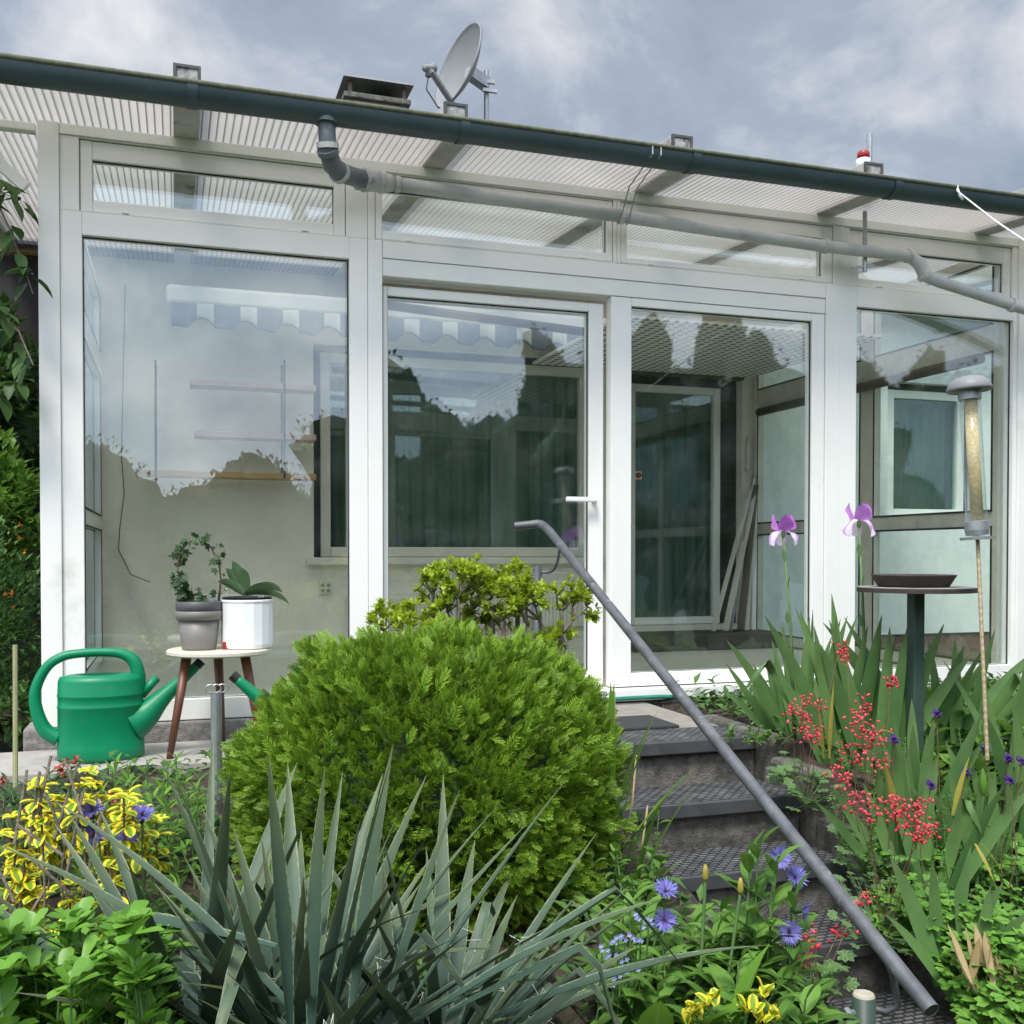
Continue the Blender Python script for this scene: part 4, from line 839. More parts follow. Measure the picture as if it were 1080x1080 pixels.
# cornflower clump, bottom centre
sp = spread(640, 850, 1090, 2.0, 2.4, 44)+[ground(800, 1090, 2.25) for _ in range(4)]
cc_ = clump('cornflower_plant', 'leafy blue cornflower clump in the bottom centre beside the lower steps', 'flower', sp, GREENS['herb'], (.14, .26), 11, .13, .048, 'lance', el=(.05, .95), bend=1.1, lean=.08)
lf = MB(); sm = MB()
for (px, py) in ((800, 885), (792, 900), (820, 905), (665, 950), (838, 945)):
    q = onD(px, py, 2.2); herb(lf, sm, (q[0]+U(-.03, .03), q[1]+.03, gz(q[0], q[1])), q, 14, .12, .042, 'lance', el=(.1, 1.1), bend=.9); sm.build('tall_stem', STEM, cc_, smooth=True); sm = MB()
lf.build('tall_leaves', GREENS['herb'], cc_, smooth=True)
for (px, py, D, d) in ((702, 940, 2.2, (-.1, -.5, .8)), (700, 970, 2.18, (-.2, -.9, .3)), (846, 961, 2.2, (.6, -.5, -.1)), (838, 925, 2.25, (.1, -.8, .5)), (832, 983, 2.2, (-.3, -.8, .3)), (822, 905, 2.35, (-.2, -.8, .5))):
    q = onD(px, py, D); cornflower(cc_, q, d); m = MB(); stalk(m, (q[0], q[1]+.03, gz(q[0], q[1])+.1), q-nrm(d)*.022); m.build('flower_stalk', STEM, cc_)
# forget-me-not like pale blue flowers
fm = thing('forget_me_not', 'wispy plant of tiny pale blue flowers between yucca tips and cornflowers', 'flower', ground(665, 1090, 2.0)); m = MB(); sm = MB(); tp = leafT('petal', .8, .2, .1, 2)
for (px, py) in ((676, 968), (684, 975), (660, 988), (655, 1008), (652, 992), (666, 1022), (648, 1035), (635, 1005), (672, 990)):
    q = onD(px, py, 2.05); stalk(sm, (q[0]+U(-.02, .02), q[1]+.03, gz(q[0], q[1])), q, .0018)
    for k in range(5):
        c = q+A([U(-.014, .014), U(-.01, .01), U(-.01, .012)]); th = np.arange(5)*1.2566; D = np.stack([np.cos(th), -.5+0*th, np.sin(th)], 1); m.scatter(tp, np.tile(c, (5, 1)), D, np.full(5, .0065), rng.uniform(0, 1, 5), up=np.tile(A([0, -1., .2]), (5, 1)))
m.build('blossoms', PALEB, fm); sm.build('stems', STEM, fm)
# broad tulip leaves and yellow variegated sprigs at the bottom
tl = thing('tulip', 'broad tulip leaves with one turning yellow at the bottom among cornflowers', 'tulip', ground(730, 1100, 1.95)); m = MB()
for (px, py, d, L, W) in ((690, 1120, (-.1, -.3, 1), .17, .07), (715, 1115, (.25, -.5, .9), .20, .055), (735, 1110, (.5, -.2, .8), .2, .05), (770, 1100, (.3, 0, 1), .2, .045)): m.ribbon(onD(px, py, 1.95), d, L, W, .9, .35, 8, 'lance', U(.3, 1))
m.build('leaves', GREENS['lily'], tl, smooth=True); m = MB(); sm = MB()
for (px, py) in ((744, 928), (781, 942)):
    q = onD(px, py, 2.15); stalk(sm, (q[0]-.04, q[1], gz(q[0], q[1])), q, .0035); m.lathe([(.003, -.004), (.007, .006), (.006, .02), (.003, .032)], q, 8)
m.build('seed_heads', GREENS['tan'], tl, smooth=True); sm.build('stalks', STEM, tl, smooth=True)
def sprig(name, label, cat, pts, lm, sz, npl, whorls=2, stem=STEM, group=None, up=.5):
    t = thing(name, label, cat, ground(*pts[0]), group); m = MB(); sm = MB()
    for (px, py, D) in pts:
        q = onD(px, py, D); stalk(sm, (q[0]+U(-.03, .03), q[1]+.02, gz(q[0], q[1])), q, .0028)
        for w_ in range(whorls):
            for k in range(npl):
                az = k*2*math.pi/npl+w_*.7+U(-.3, .3); e = up+U(-.3, .4)-.35*w_
                m.ribbon(q-Zup*.034*w_+A([U(-.012, .012), U(-.012, .012), 0]), (math.cos(az)*math.cos(e), math.sin(az)*math.cos(e), math.sin(e)), sz*U(.7, 1.2), sz*.62, U(.3, .9), .3, 6, 'round', U(0, 1))
    m.build('leaves', lm, t, smooth=True); sm.build('twigs', stem, t, smooth=True); return t
sprig('variegated_spindle', 'few yellow and green variegated sprigs at the bottom edge below the cornflowers', 'shrub', [(742, 1066, 1.9), (750, 1060, 1.9), (727, 1078, 1.9), (806, 1050, 1.92), (787, 1068, 1.9), (800, 1078, 1.9), (815, 1078, 1.92), (735, 1072, 1.88)], GREENS['euo'], .032, 5, 1, up=.9)
pts = []
for i in range(21):
    f = rnd.random(); pts.append((U(5, 125)+f*20, 850+U(-25, 105), U(2.3, 2.65)))
pts += [(42, 835, 2.6), (92, 815, 2.6), (55, 845, 2.55), (75, 850, 2.55), (150, 862, 2.55), (140, 858, 2.5), (100, 845, 2.55), (165, 868, 2.6), (30, 930, 2.4), (40, 945, 2.4)]
ye_ = sprig('variegated_spindle', 'bushy yellow variegated spindle shrub below the green watering can', 'shrub', pts, GREENS['euo'], .042, 5, 4, stem=BARK, up=.3)
m = MB()
for k in range(14):
    q = onD(U(10, 90), U(850, 990), 2.35); m.tube([q, q+A([U(-.1, .06), U(-.05, .05), U(.05, .2)])], .0035, 5, cap=False)
m.build('bare_twigs', BARK, ye_)
cb = thing('cornflower_plant', 'small cornflower plant with violet blue heads among yellow variegated leaves', 'flower', ground(110, 880, 2.5))
for (px, py, d) in ((97, 855, (-.1, -.6, .8)), (150, 860, (.1, -.5, .8)), (133, 887, (.2, -.7, .6)), (100, 880, (-.3, -.8, .3)), (90, 866, (-.3, -.7, .5))):
    q = onD(px, py, 2.42); cornflower(cb, q, d, sz=.028); m = MB(); stalk(m, (q[0], q[1]+.02, gz(q[0], q[1])), q-nrm(d)*.02); m.build('flower_stalk', STEM, cb)
lf = MB(); sm = MB()
for s in spread(90, 200, 900, 2.4, 2.7, 12): herb(lf, sm, s, s+A([U(-.04, .04), 0, U(.15, .24)]), 8, .10, .026, 'lance', bend=1)
lf.build('leaves', GREENS['herb'], cb, smooth=True)
# lily shoots behind the yellow shrub
sp = [ground(px, 850, D) for px, D in ((108, 3.1), (118, 3.15), (128, 3.05), (140, 3.1), (150, 3.15), (163, 3.05), (172, 3.1), (185, 3.0), (196, 3.1), (205, 3.05), (215, 3.0), (135, 2.9), (160, 2.9), (180, 2.88), (205, 2.9), (120, 2.95), (190, 3.2), (150, 2.8))]
clump('lily_plant', 'bright green leafy lily shoots right of the green watering can', 'lily', sp, GREENS['lily'], (.20, .30), 18, .085, .020, 'lance', el=(.0, .9), bend=.7, lean=.03)
sp = spread(2, 90, 850, 2.8, 3.35, 26)
dk = clump('dark_leaved_perennial', 'dark green leafy plants with rusty red blooms in front of the green watering can', 'flower', sp, GREENS['herbd'], (.12, .24), 10, .07, .026, 'ovate', lean=.05)
m = MB()
for (px, py) in ((62, 808), (70, 805), (80, 802), (58, 845), (117, 838), (120, 842), (66, 812), (2, 822)):
    q = onD(px, py, 3.0)
    m = MB()
    for k in range(9): m.ribbon(q, unit(1)[0]+A([0, -.4, .3]), .02, .014, .6, .3, 3, 'petal', U(0, 1))
    m.build('bloom', RUSTF, dk, smooth=True)
# fleshy stonecrop, bottom left
sp = [onD(U(-40, 175), U(965, 1130), U(1.45, 1.8)) for _ in range(115)]
t = thing('stonecrop', 'fleshy bright green stonecrop mound in the bottom left corner', 'stonecrop', sp[0]); lf = MB(); sm = MB()
for s in sp:
    s = A(s); b_ = A([s[0]+U(-.04, .04), s[1]+U(-.04, .04), gz(s[0], s[1])])
    herb(lf, sm, b_, s, 7, .052, .032, 'obov', el=(.0, .85), bend=.15, r=.003, start=.35, fold=.3, whorl=3, Lend=.85, nseg=8)
    for k in range(6):
        az = k*1.05+U(-.2, .2); e = U(.35, .95) if k % 2 else U(.0, .5); lf.ribbon(s-Zup*U(0, .01), (math.cos(az)*math.cos(e), math.sin(az)*math.cos(e), math.sin(e)), U(.026, .052), U(.018, .034), .2, .28, 8, 'obov', U(.2, 1))
lf.build('leaves', GREENS['sedum'], t, smooth=True); sm.build('stems', STEM, t, smooth=True)
# ---------------------------------------------------------------- pruned shrub with yellow green leaves
b0 = onD(545, 760, 3.75); b0[2] = .74
ps = thing('pruned_shrub', 'gnarled grey shrub with yellow green young leaves behind the conifer bush', 'shrub', b0); br = MB(); lf = MB()
def rosette(p, d, n=6, sz=.034):
    for k in range(n):
        o = nrm(unit(1)[0]*.9+nrm(d)*.8+A([0, 0, .3])); lf.ribbon(p, o, sz*U(.6, 1.2), sz*.45, U(.1, .6), .3, 3, 'ovate', U(0, 1))
def grow(p, d, L, r, lev):
    pts = [p]; 
    for i in range(3): d = nrm(d+A([U(-.35, .35), U(-.35, .35), U(-.05, .25)])); p = p+d*L/3; pts.append(p)
    br.tube(pts, list(np.linspace(r, r*.62, 4)), 6)
    if lev == 0:
        rosette(p, d, 12, .031); rosette(pts[1], d, 8, .026); rosette(pts[2], d, 6, .028); rosette(p+unit(1)[0]*.025, d, 8, .027)
        return
    if rnd.random() < .8: rosette(p, d, 5, .03)
    for k in range(rnd.choice((2, 3, 3))): grow(p, nrm(d*.6+unit(1)[0]*.85+A([0, 0, .25])), L*U(.55, .85), r*.62, lev-1)
for (px, py, dx, L) in ((440, 685, -.9, .15), (485, 670, -.3, .18), (545, 670, .1, .18), (570, 680, .3, .16), (515, 700, -.1, .15), (460, 670, -.4, .16), (470, 690, -.6, .17), (500, 690, -.2, .20), (530, 690, .0, .20), (555, 690, .2, .17), (592, 700, .15, .18), (585, 720, .1, .14), (450, 690, -.5, .13), (515, 680, .1, .2)):
    p = onD(px, py, U(3.65, 3.85)); br.tube([b0+A([U(-.05, .05), U(-.03, .03), 0]), (b0+p)/2+A([U(-.03, .03), 0, .0]), p], [.016, .013, .011], 6)
    grow(p, nrm(A([dx, U(-.2, .2), 1])), L*.62, .011, 3)
br.build('branches', BARK, ps, smooth=True); lf.build('leaves', GREENS['yel'], ps, smooth=True)
# ---------------------------------------------------------------- pot plants
iv = thing('ivy_ring', 'small ivy trained round a wire ring in the pewter grey pot', 'ivy', onD(210, 633, 4.16)); Ti = MB()
for a, l in ((0, 1), (.85, .72), (-.85, .72), (1.9, .45), (-1.9, .45)): Ti.ribbon((0, 0, 0), (math.cos(a), math.sin(a), 0), l, .42, .15, .2, 3, 'ovate', side=(-math.sin(a), math.cos(a), 0))
loop = [onY(*p, 4.46) for p in ((196, 634), (190, 615), (187, 597), (191, 580), (202, 569), (213, 568), (223, 578), (231, 595), (233, 612), (231, 634))]
m = MB(); m.tube(loop, .004, 6); m.tube([p+A([.004*math.sin(i*2), .006, .004]) for i, p in enumerate(loop)], .003, 6); m.build('stem', STEMR, iv, smooth=True)
P_ = []; 
for i in range(105):
    f = U(0, 8.99) if i < 55 else (U(0, 4.5) if i < 85 else U(0, 1.0)); k = int(f); q = loop[k]+(loop[k+1]-loop[k])*(f-k)
    if 5.5 < f < 8.6 and rnd.random() < .6: continue
    P_.append(q+A([U(-.028, .028), U(-.03, .02), U(-.022, .022)]))
for (px, py) in ((200, 628), (208, 625), (216, 630), (190, 628), (225, 626), (205, 620), (228, 590), (234, 585), (222, 577), (232, 575), (212, 632)):
    for _ in range(3): P_.append(onY(px, py, 4.44)+A([U(-.015, .015), U(-.03, .03), U(-.01, .01)]))
P_ = A(P_); m = MB(); m.scatter(Ti, P_, unit(len(P_))+A([0, -.3, -.1]), rng.uniform(.016, .036, len(P_)), rng.uniform(0, 1, len(P_)), up=A([0, -1, .3])+unit(len(P_))*.5); m.build('leaves', GREENS['ivy'], iv)
oc = thing('orchid', 'orchid with broad strap leaves and no flowers in the white planter', 'orchid', onY(261, 630, 4.47)); m = MB(); o = onY(259, 628, 4.46); CRx = A([.95, -.3, 0])
for dx, dz, L, W, bd in ((-.55, 1, .14, .046, .5), (-.32, 1, .155, .048, .35), (-.85, .8, .13, .042, .8), (.95, .62, .175, .066, 1.15), (.95, .25, .20, .05, 1.1), (-.1, 1, .12, .046, .3)): m.ribbon(o, CRx*dx+A([0, U(-.25, .0), dz]), L, W, bd, .3, 9, 'strap', U(.1, .9), side=(0, -.8, .5) if abs(dx) > .9 else (1, -.5, .4))
m.build('leaves', GREENS['orch'], oc, smooth=True); m = MB(); q = onY(239, 628, 4.45); m.tube([q, q+A([0, 0, .03])], .003, 6); m.build('label_stick', WHITE, oc)
# ---------------------------------------------------------------- irises in the right bed
def fan(m, base, n, H, W, spreadx=.5, lean=0):
    base = A(base)
    for i in range(n):
        f = (i+.5)/n*2-1; d = CRx*(f*spreadx+lean+U(-.08, .08))+A([0, U(-.15, .15), 1]); m.ribbon(base+CRx*f*.05+A([0, U(-.03, .03), 0]), d, U(*H), W*U(1.1, 1.65), U(.05, .35)+abs(f)*.2, .12, 8, 'iris', U(0, 1), side=CRx+A([0, U(-.5, .5), 0]), twist=U(-.2, .2), kink=(.7 if rnd.random() < .06 else None))
def irisflower(t, q):
    q = A(q); m = MB()
    for k in range(3):
        th = k*2.094+.2; o = A([math.cos(th), math.sin(th), 0])
        m.ribbon(q+o*.012, o*.5+A([0, 0, 1]), .074, .066, -.5, -.5, 8, 'ovate', U(.2, 1), side=np.cross(o, Zup), wav=.07)
    f = m.build('flower', IRV, t, smooth=True); m = MB()
    for k in range(3):
        th = k*2.094+1.15; o = A([math.cos(th), math.sin(th), 0])
        m.ribbon(q+o*.006, o*.9+A([0, 0, .0]), .085, .066, 4.2, .4, 10, 'obov', U(.2, 1), side=np.cross(o, Zup), wav=.07)
    m.build('falls', IRW, f, smooth=True); m = MB(); m.lathe([(.004, -.03), (.009, -.02), (.008, -.002), (.005, .004)], q, 8); m.build('flower_base', GREENS['iris'], f, smooth=True)
def iris(label, fans, flowers=(), group='irises in the right flower bed'):
    b = ground(*fans[0][:3]); t = thing('iris_plant', label, 'iris', b, group); m = MB()
    for (px, py, D, n, H, W, sx, ln) in fans: fan(m, ground(px, py, D), n, H, W, sx, ln)
    m.build('leaf_fan', GREENS['iris'], t, smooth=True)
    for (px, py, D, bx, by) in flowers:
        q = onD(px, py, D); s = onD(bx, by, D); s[2] = gz(s[0], s[1]); m = MB(); mid = s*.45+q*.55+A([.012, 0, .0]); m.tube([s, mid, q-A([0, 0, .02])], [.007, .006, .0045], 8)
        for k, f in ((0, .55), (1, .72), (2, .85)): m.ribbon(s+(q-s)*f+A([.006*(1 if k % 2 else -1), -.004, 0]), A([.12*(1 if k % 2 else -1), -.1, 1]), .055, .02, 0, .5, 4, 'lance', .6)
        m.build('flower_stalk', STEM, t, smooth=True); irisflower(t, q)
    return t
iris('iris with a violet and white flower in front of the right door leaf', [(838, 770, 4.3, 8, (.34, .52), .030, .55, -.05), (860, 770, 4.3, 6, (.4, .55), .028, .4, .15), (822, 770, 4.35, 5, (.25, .38), .024, .5, -.4)], [(826, 560, 4.25, 838, 700)])
iris('iris with a violet and white flower in front of the white post', [(900, 790, 4.0, 8, (.50, .70), .040, .5, .0), (930, 790, 3.95, 7, (.5, .72), .040, .5, .1), (880, 790, 4.0, 6, (.45, .62), .034, .4, -.2)], [(906, 549, 4.05, 912, 650)])
iris('tall iris leaves without flowers behind the bird table post', [(975, 790, 4.1, 8, (.45, .70), .042, .7, .1), (1010, 780, 4.1, 7, (.4, .6), .038, .7, .25)])
iris('pale iris blades with a green bud in front of the bird table post', [(968, 850, 3.65, 7, (.40, .52), .036, .35, .05), (960, 880, 3.5, 7, (.40, .55), .036, .28, .0), (985, 900, 3.4, 6, (.38, .5), .034, .4, .15), (945, 890, 3.45, 5, (.3, .42), .032, .5, -.35)])
iris('iris leaves right of the feeder rod at the picture edge', [(1062, 830, 3.6, 8, (.35, .55), .036, .5, .1), (1035, 850, 3.5, 6, (.3, .48), .034, .5, -.1), (1090, 850, 3.7, 7, (.4, .6), .036, .4, 0), (1075, 800, 4.0, 6, (.4, .6), .034, .5, 0)])
iris('low iris leaves arching out over the middle steps', [(1000, 940, 3.1, 5, (.30, .42), .034, .5, .2), (1020, 960, 3.05, 4, (.3, .4), .03, .5, -.2)])
m = MB(); bd = onD(1037, 820, 3.4)
ib = thing('iris_bud', 'pale swollen iris bud on a bent stalk beside the feeder rod', 'bud', ground(1030, 900, 3.4)); m.lathe([(0, -.07), (.011, -.05), (.014, -.02), (.009, .01), (0, .035)], bd, 10, (-.05, 0, 1)); m.build('bud', GREENS['colum'], ib, smooth=True); m = MB(); stalk(m, ground(1030, 900, 3.4), bd-Zup*.06, .006); m.build('stalk', STEM, ib)
ds2 = thing('withered_tulip', 'withered tan tulip leaves flopping over the edge of the lower steps', 'tulip', onD(1020, 990, 3.0)); m = MB()
for k in range(14):
    x = U(992, 1042) if k < 8 else U(1046, 1080); y = U(968, 990) if k < 8 else U(1005, 1022)
    m.ribbon(onD(x, y, U(2.92, 3.02)), (U(-.4, .35), U(-.45, -.1), U(-1, -.7)), U(.12, .22), U(.012, .028), U(-1.6, .3), U(.2, .6), 14, 'lance', U(0, 1), twist=U(-1.2, 1.2), wav=U(.03, .12), side=CRx+A([0, U(-.8, .8), 0]))
m.build('leaves', GREENS['dry'], ds2, smooth=True)
dr = MB(); yl = thing('yellowing_leaves', 'few yellowing and tan blades standing among the coral flowers', 'leaf', ground(900, 850, 3.3))
for (px, py, D, d, L) in ((948, 870, 3.3, (-.3, -.1, 1), .22), (943, 860, 3.32, (-.2, 0, 1), .2), (1005, 860, 3.3, (.3, 0, 1), .2), (868, 800, 3.9, (-.1, 0, 1), .25), (875, 800, 3.9, (.05, 0, 1), .3), (1035, 890, 3.2, (.4, -.3, -.6), .12), (930, 770, 3.5, (.9, -.3, -.2), .07), (1028, 890, 3.15, (.2, -.4, -.7), .12)): dr.ribbon(onD(px, py, D), d, L, .028, .3, .2, 6, 'blade', U(0, 1))
dr.build('blades', GREENS['tan'], yl, smooth=True)
# ---------------------------------------------------------------- coral bells
Tb = MB(); Tb.lathe([(.12, 0), (.30, .25), (.36, .6), (.26, 1.0)], (0, 0, 0), 6)
Tb.v = [A([[v[2], v[0], v[1]] for v in Tb.v[0]])]
Th = MB()
for a in np.linspace(-2.4, 2.4, 7): Th.ribbon((0, 0, 0), (math.cos(a), math.sin(a), .1), .5*(1.0 if abs(a) < 1.5 else .85), .34, .2, .2, 3, 'obov', side=(-math.sin(a), math.cos(a), 0))
def heuchera(label, base, heads, nleaf=40, rad=.12, leafs=(.045, .07)):
    b = ground(*base); t = thing('coral_bells', label, 'flower', b, 'coral bells along the garden stairs'); m = MB()
    a = rng.uniform(0, 6.28, nleaf); r = rad*np.sqrt(rng.uniform(0, 1, nleaf)); o = np.stack([np.cos(a), np.sin(a), 0*a], 1)
    pos = b+o*r[:, None]+A([0, 0, 1])*(rng.uniform(.03, .11, nleaf)-.25*(r/rad)**2*.15)[:, None]
    pos[:, 2] = np.array([gz(x, y) for x, y in pos[:, :2]])+rng.uniform(.03, .12, nleaf)
    m.scatter(Th, pos, o+A([0, -.2, .1]), rng.uniform(*leafs, nleaf), rng.uniform(0, 1, nleaf), up=A([0, -.5, 1.])+unit(nleaf)*.4); m.build('leaves', GREENS['heu'], t)
    sm = MB()
    for i in range(nleaf): sm.tube([b+A([0, 0, .0]), pos[i]], .0013, 4, cap=False)
    sm.build('leaf_stalks', STEM, t)
    for (px, py, D, n, sx, sz_) in heads:
        n = int(n*1.15)
        q = onD(px, py, D); sm = MB(); s = b+A([U(-.04, .04), U(-.04, .04), .02]); sm.tube([s, (s+q)/2+A([U(-.02, .02), U(-.02, .02), .03]), q+A([0, 0, sz_])], .0013, 5, cap=False)
        P = q+np.stack([rng.normal(0, sx, n), rng.normal(0, sx, n), rng.uniform(-sz_, sz_, n)], 1)
        for i in range(0, n, 2): sm.tube([(q[0], q[1], P[i][2]-.012), P[i]], .0007, 4, cap=False)
        f = sm.build('flower_stalk', STEMR, t); m = MB(); m.scatter(Tb, P, unit(n)*.8+A([0, -.3, -.5]), rng.uniform(.008, .0142, n), rng.uniform(0, 1, n)); m.build('blossoms', CORAL, f, smooth=True)
heuchera('red coral bells in front of the violet iris at the top of the stairs', (850, 800, 3.75), [(848, 740, 3.7, 22, .018, .035), (845, 760, 3.7, 22, .02, .035), (855, 775, 3.65, 24, .018, .03), (862, 775, 3.65, 18, .02, .03), (835, 748, 3.7, 14, .015, .02), (868, 742, 3.8, 10, .012, .02), (887, 683, 3.8, 18, .012, .028)])
heuchera('red coral bells in the middle of the bed left of the bird table post', (915, 830, 3.45), [(908, 765, 3.45, 40, .03, .05), (920, 775, 3.45, 36, .028, .05), (940, 718, 3.5, 22, .012, .022), (895, 795, 3.45, 22, .022, .035), (893, 692, 3.6, 14, .01, .03), (925, 800, 3.4, 20, .025, .03), (885, 815, 3.4, 20, .022, .03), (912, 740, 3.5, 16, .015, .03)])
heuchera('dense bright red coral bells overhanging the middle steps', (930, 900, 3.2), [(945, 850, 3.1, 46, .03, .03), (958, 862, 3.1, 40, .03, .026), (968, 875, 3.08, 30, .026, .024), (905, 845, 3.2, 22, .02, .03), (890, 825, 3.25, 16, .02, .03), (970, 845, 3.15, 20, .02, .02), (916, 858, 3.15, 14, .018, .03), (975, 880, 3.05, 18, .02, .02)], 75, .15, (.03, .05))
heuchera('coral bells with a few bright blooms in front of the rail foot', (868, 1060, 2.35), [(838, 1000, 2.35, 9, .02, .03), (850, 985, 2.35, 12, .02, .025), (862, 990, 2.35, 9, .02, .025), (888, 980, 2.4, 8, .012, .01), (910, 946, 2.7, 12, .016, .014), (830, 1015, 2.3, 7, .02, .02), (855, 1008, 2.35, 7, .02, .015)], 18, .07)
lf = MB(); sm = MB()
# ---------------------------------------------------------------- columbines
Tc = MB()
for a in (-1.15, 0, 1.15):
    for da in (-.28, .28): Tc.ribbon((.25*math.cos(a), .25*math.sin(a), 0), (math.cos(a+da), math.sin(a+da), 0), .55, .40, .2, .15, 3, 'obov', side=(-math.sin(a+da), math.cos(a+da), 0))
def columbine(label, spots, n, flowers=(), zr_=(.04, .2), rad=.14, sz=(.05, .085)):
    b = ground(*spots[0]); t = thing('columbine', label, 'columbine', b, 'columbines in the right flower bed'); m = MB(); sm = MB()
    for s in spots:
        g = ground(*s); a = rng.uniform(0, 6.28, n); r = rad*np.sqrt(rng.uniform(0, 1, n)); o = np.stack([np.cos(a), np.sin(a), 0*a], 1); pos = g+o*r[:, None]; pos[:, 2] = g[2]+rng.uniform(*zr_, n)*(1-.5*(r/rad)**2)+.02
        m.scatter(Tc, pos, o+A([.0, -.3, .1]), rng.uniform(*sz, n), rng.uniform(0, 1, n), up=A([0, -.6, 1.])+unit(n)*.45)
        for i in range(0, n, 2): sm.tube([g, (g+pos[i])/2+Zup*.02, pos[i]], .0014, 4, cap=False)
    m.build('leaves', GREENS['colum'], t); sm.build('leaf_stalks', STEM, t)
    for (px, py, D) in flowers:
        q = onD(px, py, D); st_ = MB(); stalk(st_, (q[0]+U(-.03, .03), q[1]+.02, gz(q[0], q[1])), q, .0018, .03); f = st_.build('flower_stalk', STEMR, t); m = MB(); dn_ = nrm(A([U(-.4, .4), -.6, -.5])); a_ = nrm(np.cross(dn_, Zup)); b_ = np.cross(dn_, a_)
        for k in range(5):
            o = a_*math.cos(k*1.2566)+b_*math.sin(k*1.2566); m.ribbon(q, o+dn_*.35, .024, .014, .1, .25, 3, 'ovate', U(0, 1)); m.ribbon(q+o*.004, dn_+o*.25, .016, .012, 0, .5, 3, 'petal', U(0, 1)); m.tube([q+o*.005, q-dn_*.016+o*.008, q-dn_*.022+o*.002], [.004, .002, .001], 5)
        m.build('blossom', PURP, f, smooth=True)
    return t
columbine('columbine with dark purple flowers at the right picture edge', [(1045, 850, 3.5), (1075, 870, 3.4)], 45, [(1019, 814, 3.4), (1064, 800, 3.35), (1078, 803, 3.4), (1065, 823, 3.3), (1040, 790, 3.5)], (.05, .2))
columbine('columbine with two purple flowers left of the bird table post', [(955, 830, 3.5)], 25, [(943, 780, 3.4), (988, 753, 3.45), (982, 828, 3.3)], (.02, .12))
columbine('bright clover-like columbine leaves spilling over the steps under the red bells', [(990, 945, 3.2), (965, 915, 3.25), (1015, 960, 3.15)], 60, (), (.02, .16), .11)
columbine('fresh columbine foliage above the withered tulip leaves in the lower right corner', [(1050, 970, 3.02), (1075, 985, 2.98), (1085, 940, 3.1), (1080, 1040, 2.85), (1030, 930, 3.15)], 70, (), (.03, .22), .15)
# lady's-mantle like plant with light leaves behind the bird table, and lush filler
sp = spread(970, 1085, 760, 3.6, 4.35, 34)
clump('leafy_perennial', 'fresh light green broad leaves behind the bird table by the window', 'plant', sp, GREENS['shrub'], (.12, .28), 8, .13, .075, 'ovate', bend=1.0)
sp = spread(880, 1085, 830, 3.3, 3.9, 34)
clump('seeding_perennial', 'wispy green seed stems between the irises and the red bells', 'plant', sp, GREENS['colum'], (.22, .36), 22, .022, .012, 'ovate', bend=.5, whorl=2)
# narrow leaves at the left side of the stairs
t = thing('day_lily', 'arching strap leaves between the conifer bush and the stairs', 'lily', ground(650, 860, 3.0)); m = MB()
for (px, py, d, L) in ((640, 900, (.15, -.2, 1), .42), (655, 870, (.2, -.1, 1), .36), (650, 930, (.35, -.3, 1), .40), (645, 860, (-.05, -.1, 1), .40), (660, 960, (.4, -.2, 1), .42), (640, 840, (.1, .1, 1), .33), (655, 900, (.45, -.2, .7), .33), (668, 950, (.1, -.2, 1), .32), (650, 980, (.5, -.3, .8), .3)): m.ribbon(onD(px, py, 2.95), d, L, .026, U(.3, .9), .3, 9, 'iris', U(.3, 1))
m.build('leaves', GREENS['lily'], t, smooth=True); m = MB()
for (px, py, bx, by) in ((683, 850, 660, 960), (671, 796, 655, 900), (648, 730, 640, 800)): m.tube([onD(bx, by, 3.0), onD((px+bx)/2+4, (py+by)/2, 3.0), onD(px, py, 3.0)], [.004, .003, .003], 6)
m.build('dry_stalks', STRAW, t, smooth=True)
sp = [ground(U(640, 690), 930, U(2.7, 3.1)) for _ in range(16)]
clump('ground_herb', 'small leafy herbs growing at the left edge of the steps', 'plant', sp, GREENS['herb'], (.10, .22), 8, .07, .03, 'ovate', bend=1.)
# ---------------------------------------------------------------- ground cover
def cover(x0, x1, y0, y1, n, sz, ok):
    m = MB(); T = leafT('ovate', .5, .6, .3, 2); P = []
    while len(P) < n:
        x, y = U(x0, x1), U(y0, y1)
        if ok(x, y): P.append((x, y, gz(x, y)+abs(rnd.gauss(0, .035))+.01))
    P = A(P); D = unit(n)*A([1, 1, .3])+A([0, -.1, .45]); m.scatter(T, P, D, rng.uniform(*sz, n), rng.uniform(0, 1, n)); return m
m = cover(-2.5, 1.38, 1.0, 4.2, 7500, (.03, .075), lambda x, y: math.sin(x*9+y*4)+math.sin(y*8-x*5)+U(-1, 1) > -.6); m.build('ground_cover', GREENS['cover'], stuff=True)
m = cover(2.38, 5.5, 2.2, 4.7, 9000, (.03, .085), lambda x, y: y > 2.2); m.build('ground_cover', GREENS['cover'], stuff=True)
# small plants in the joints of the steps
sp = [ground(790, 760, 4.15)+A([U(-.12, .12), U(-.1, .1), .0]) for _ in range(14)]
for s in sp: s[2] = .86
clump('creeping_herb', 'low creeping herb at the foot of the iris beside the landing', 'plant', sp, GREENS['herb'], (.02, .07), 9, .035, .018, 'ovate', bend=.8)
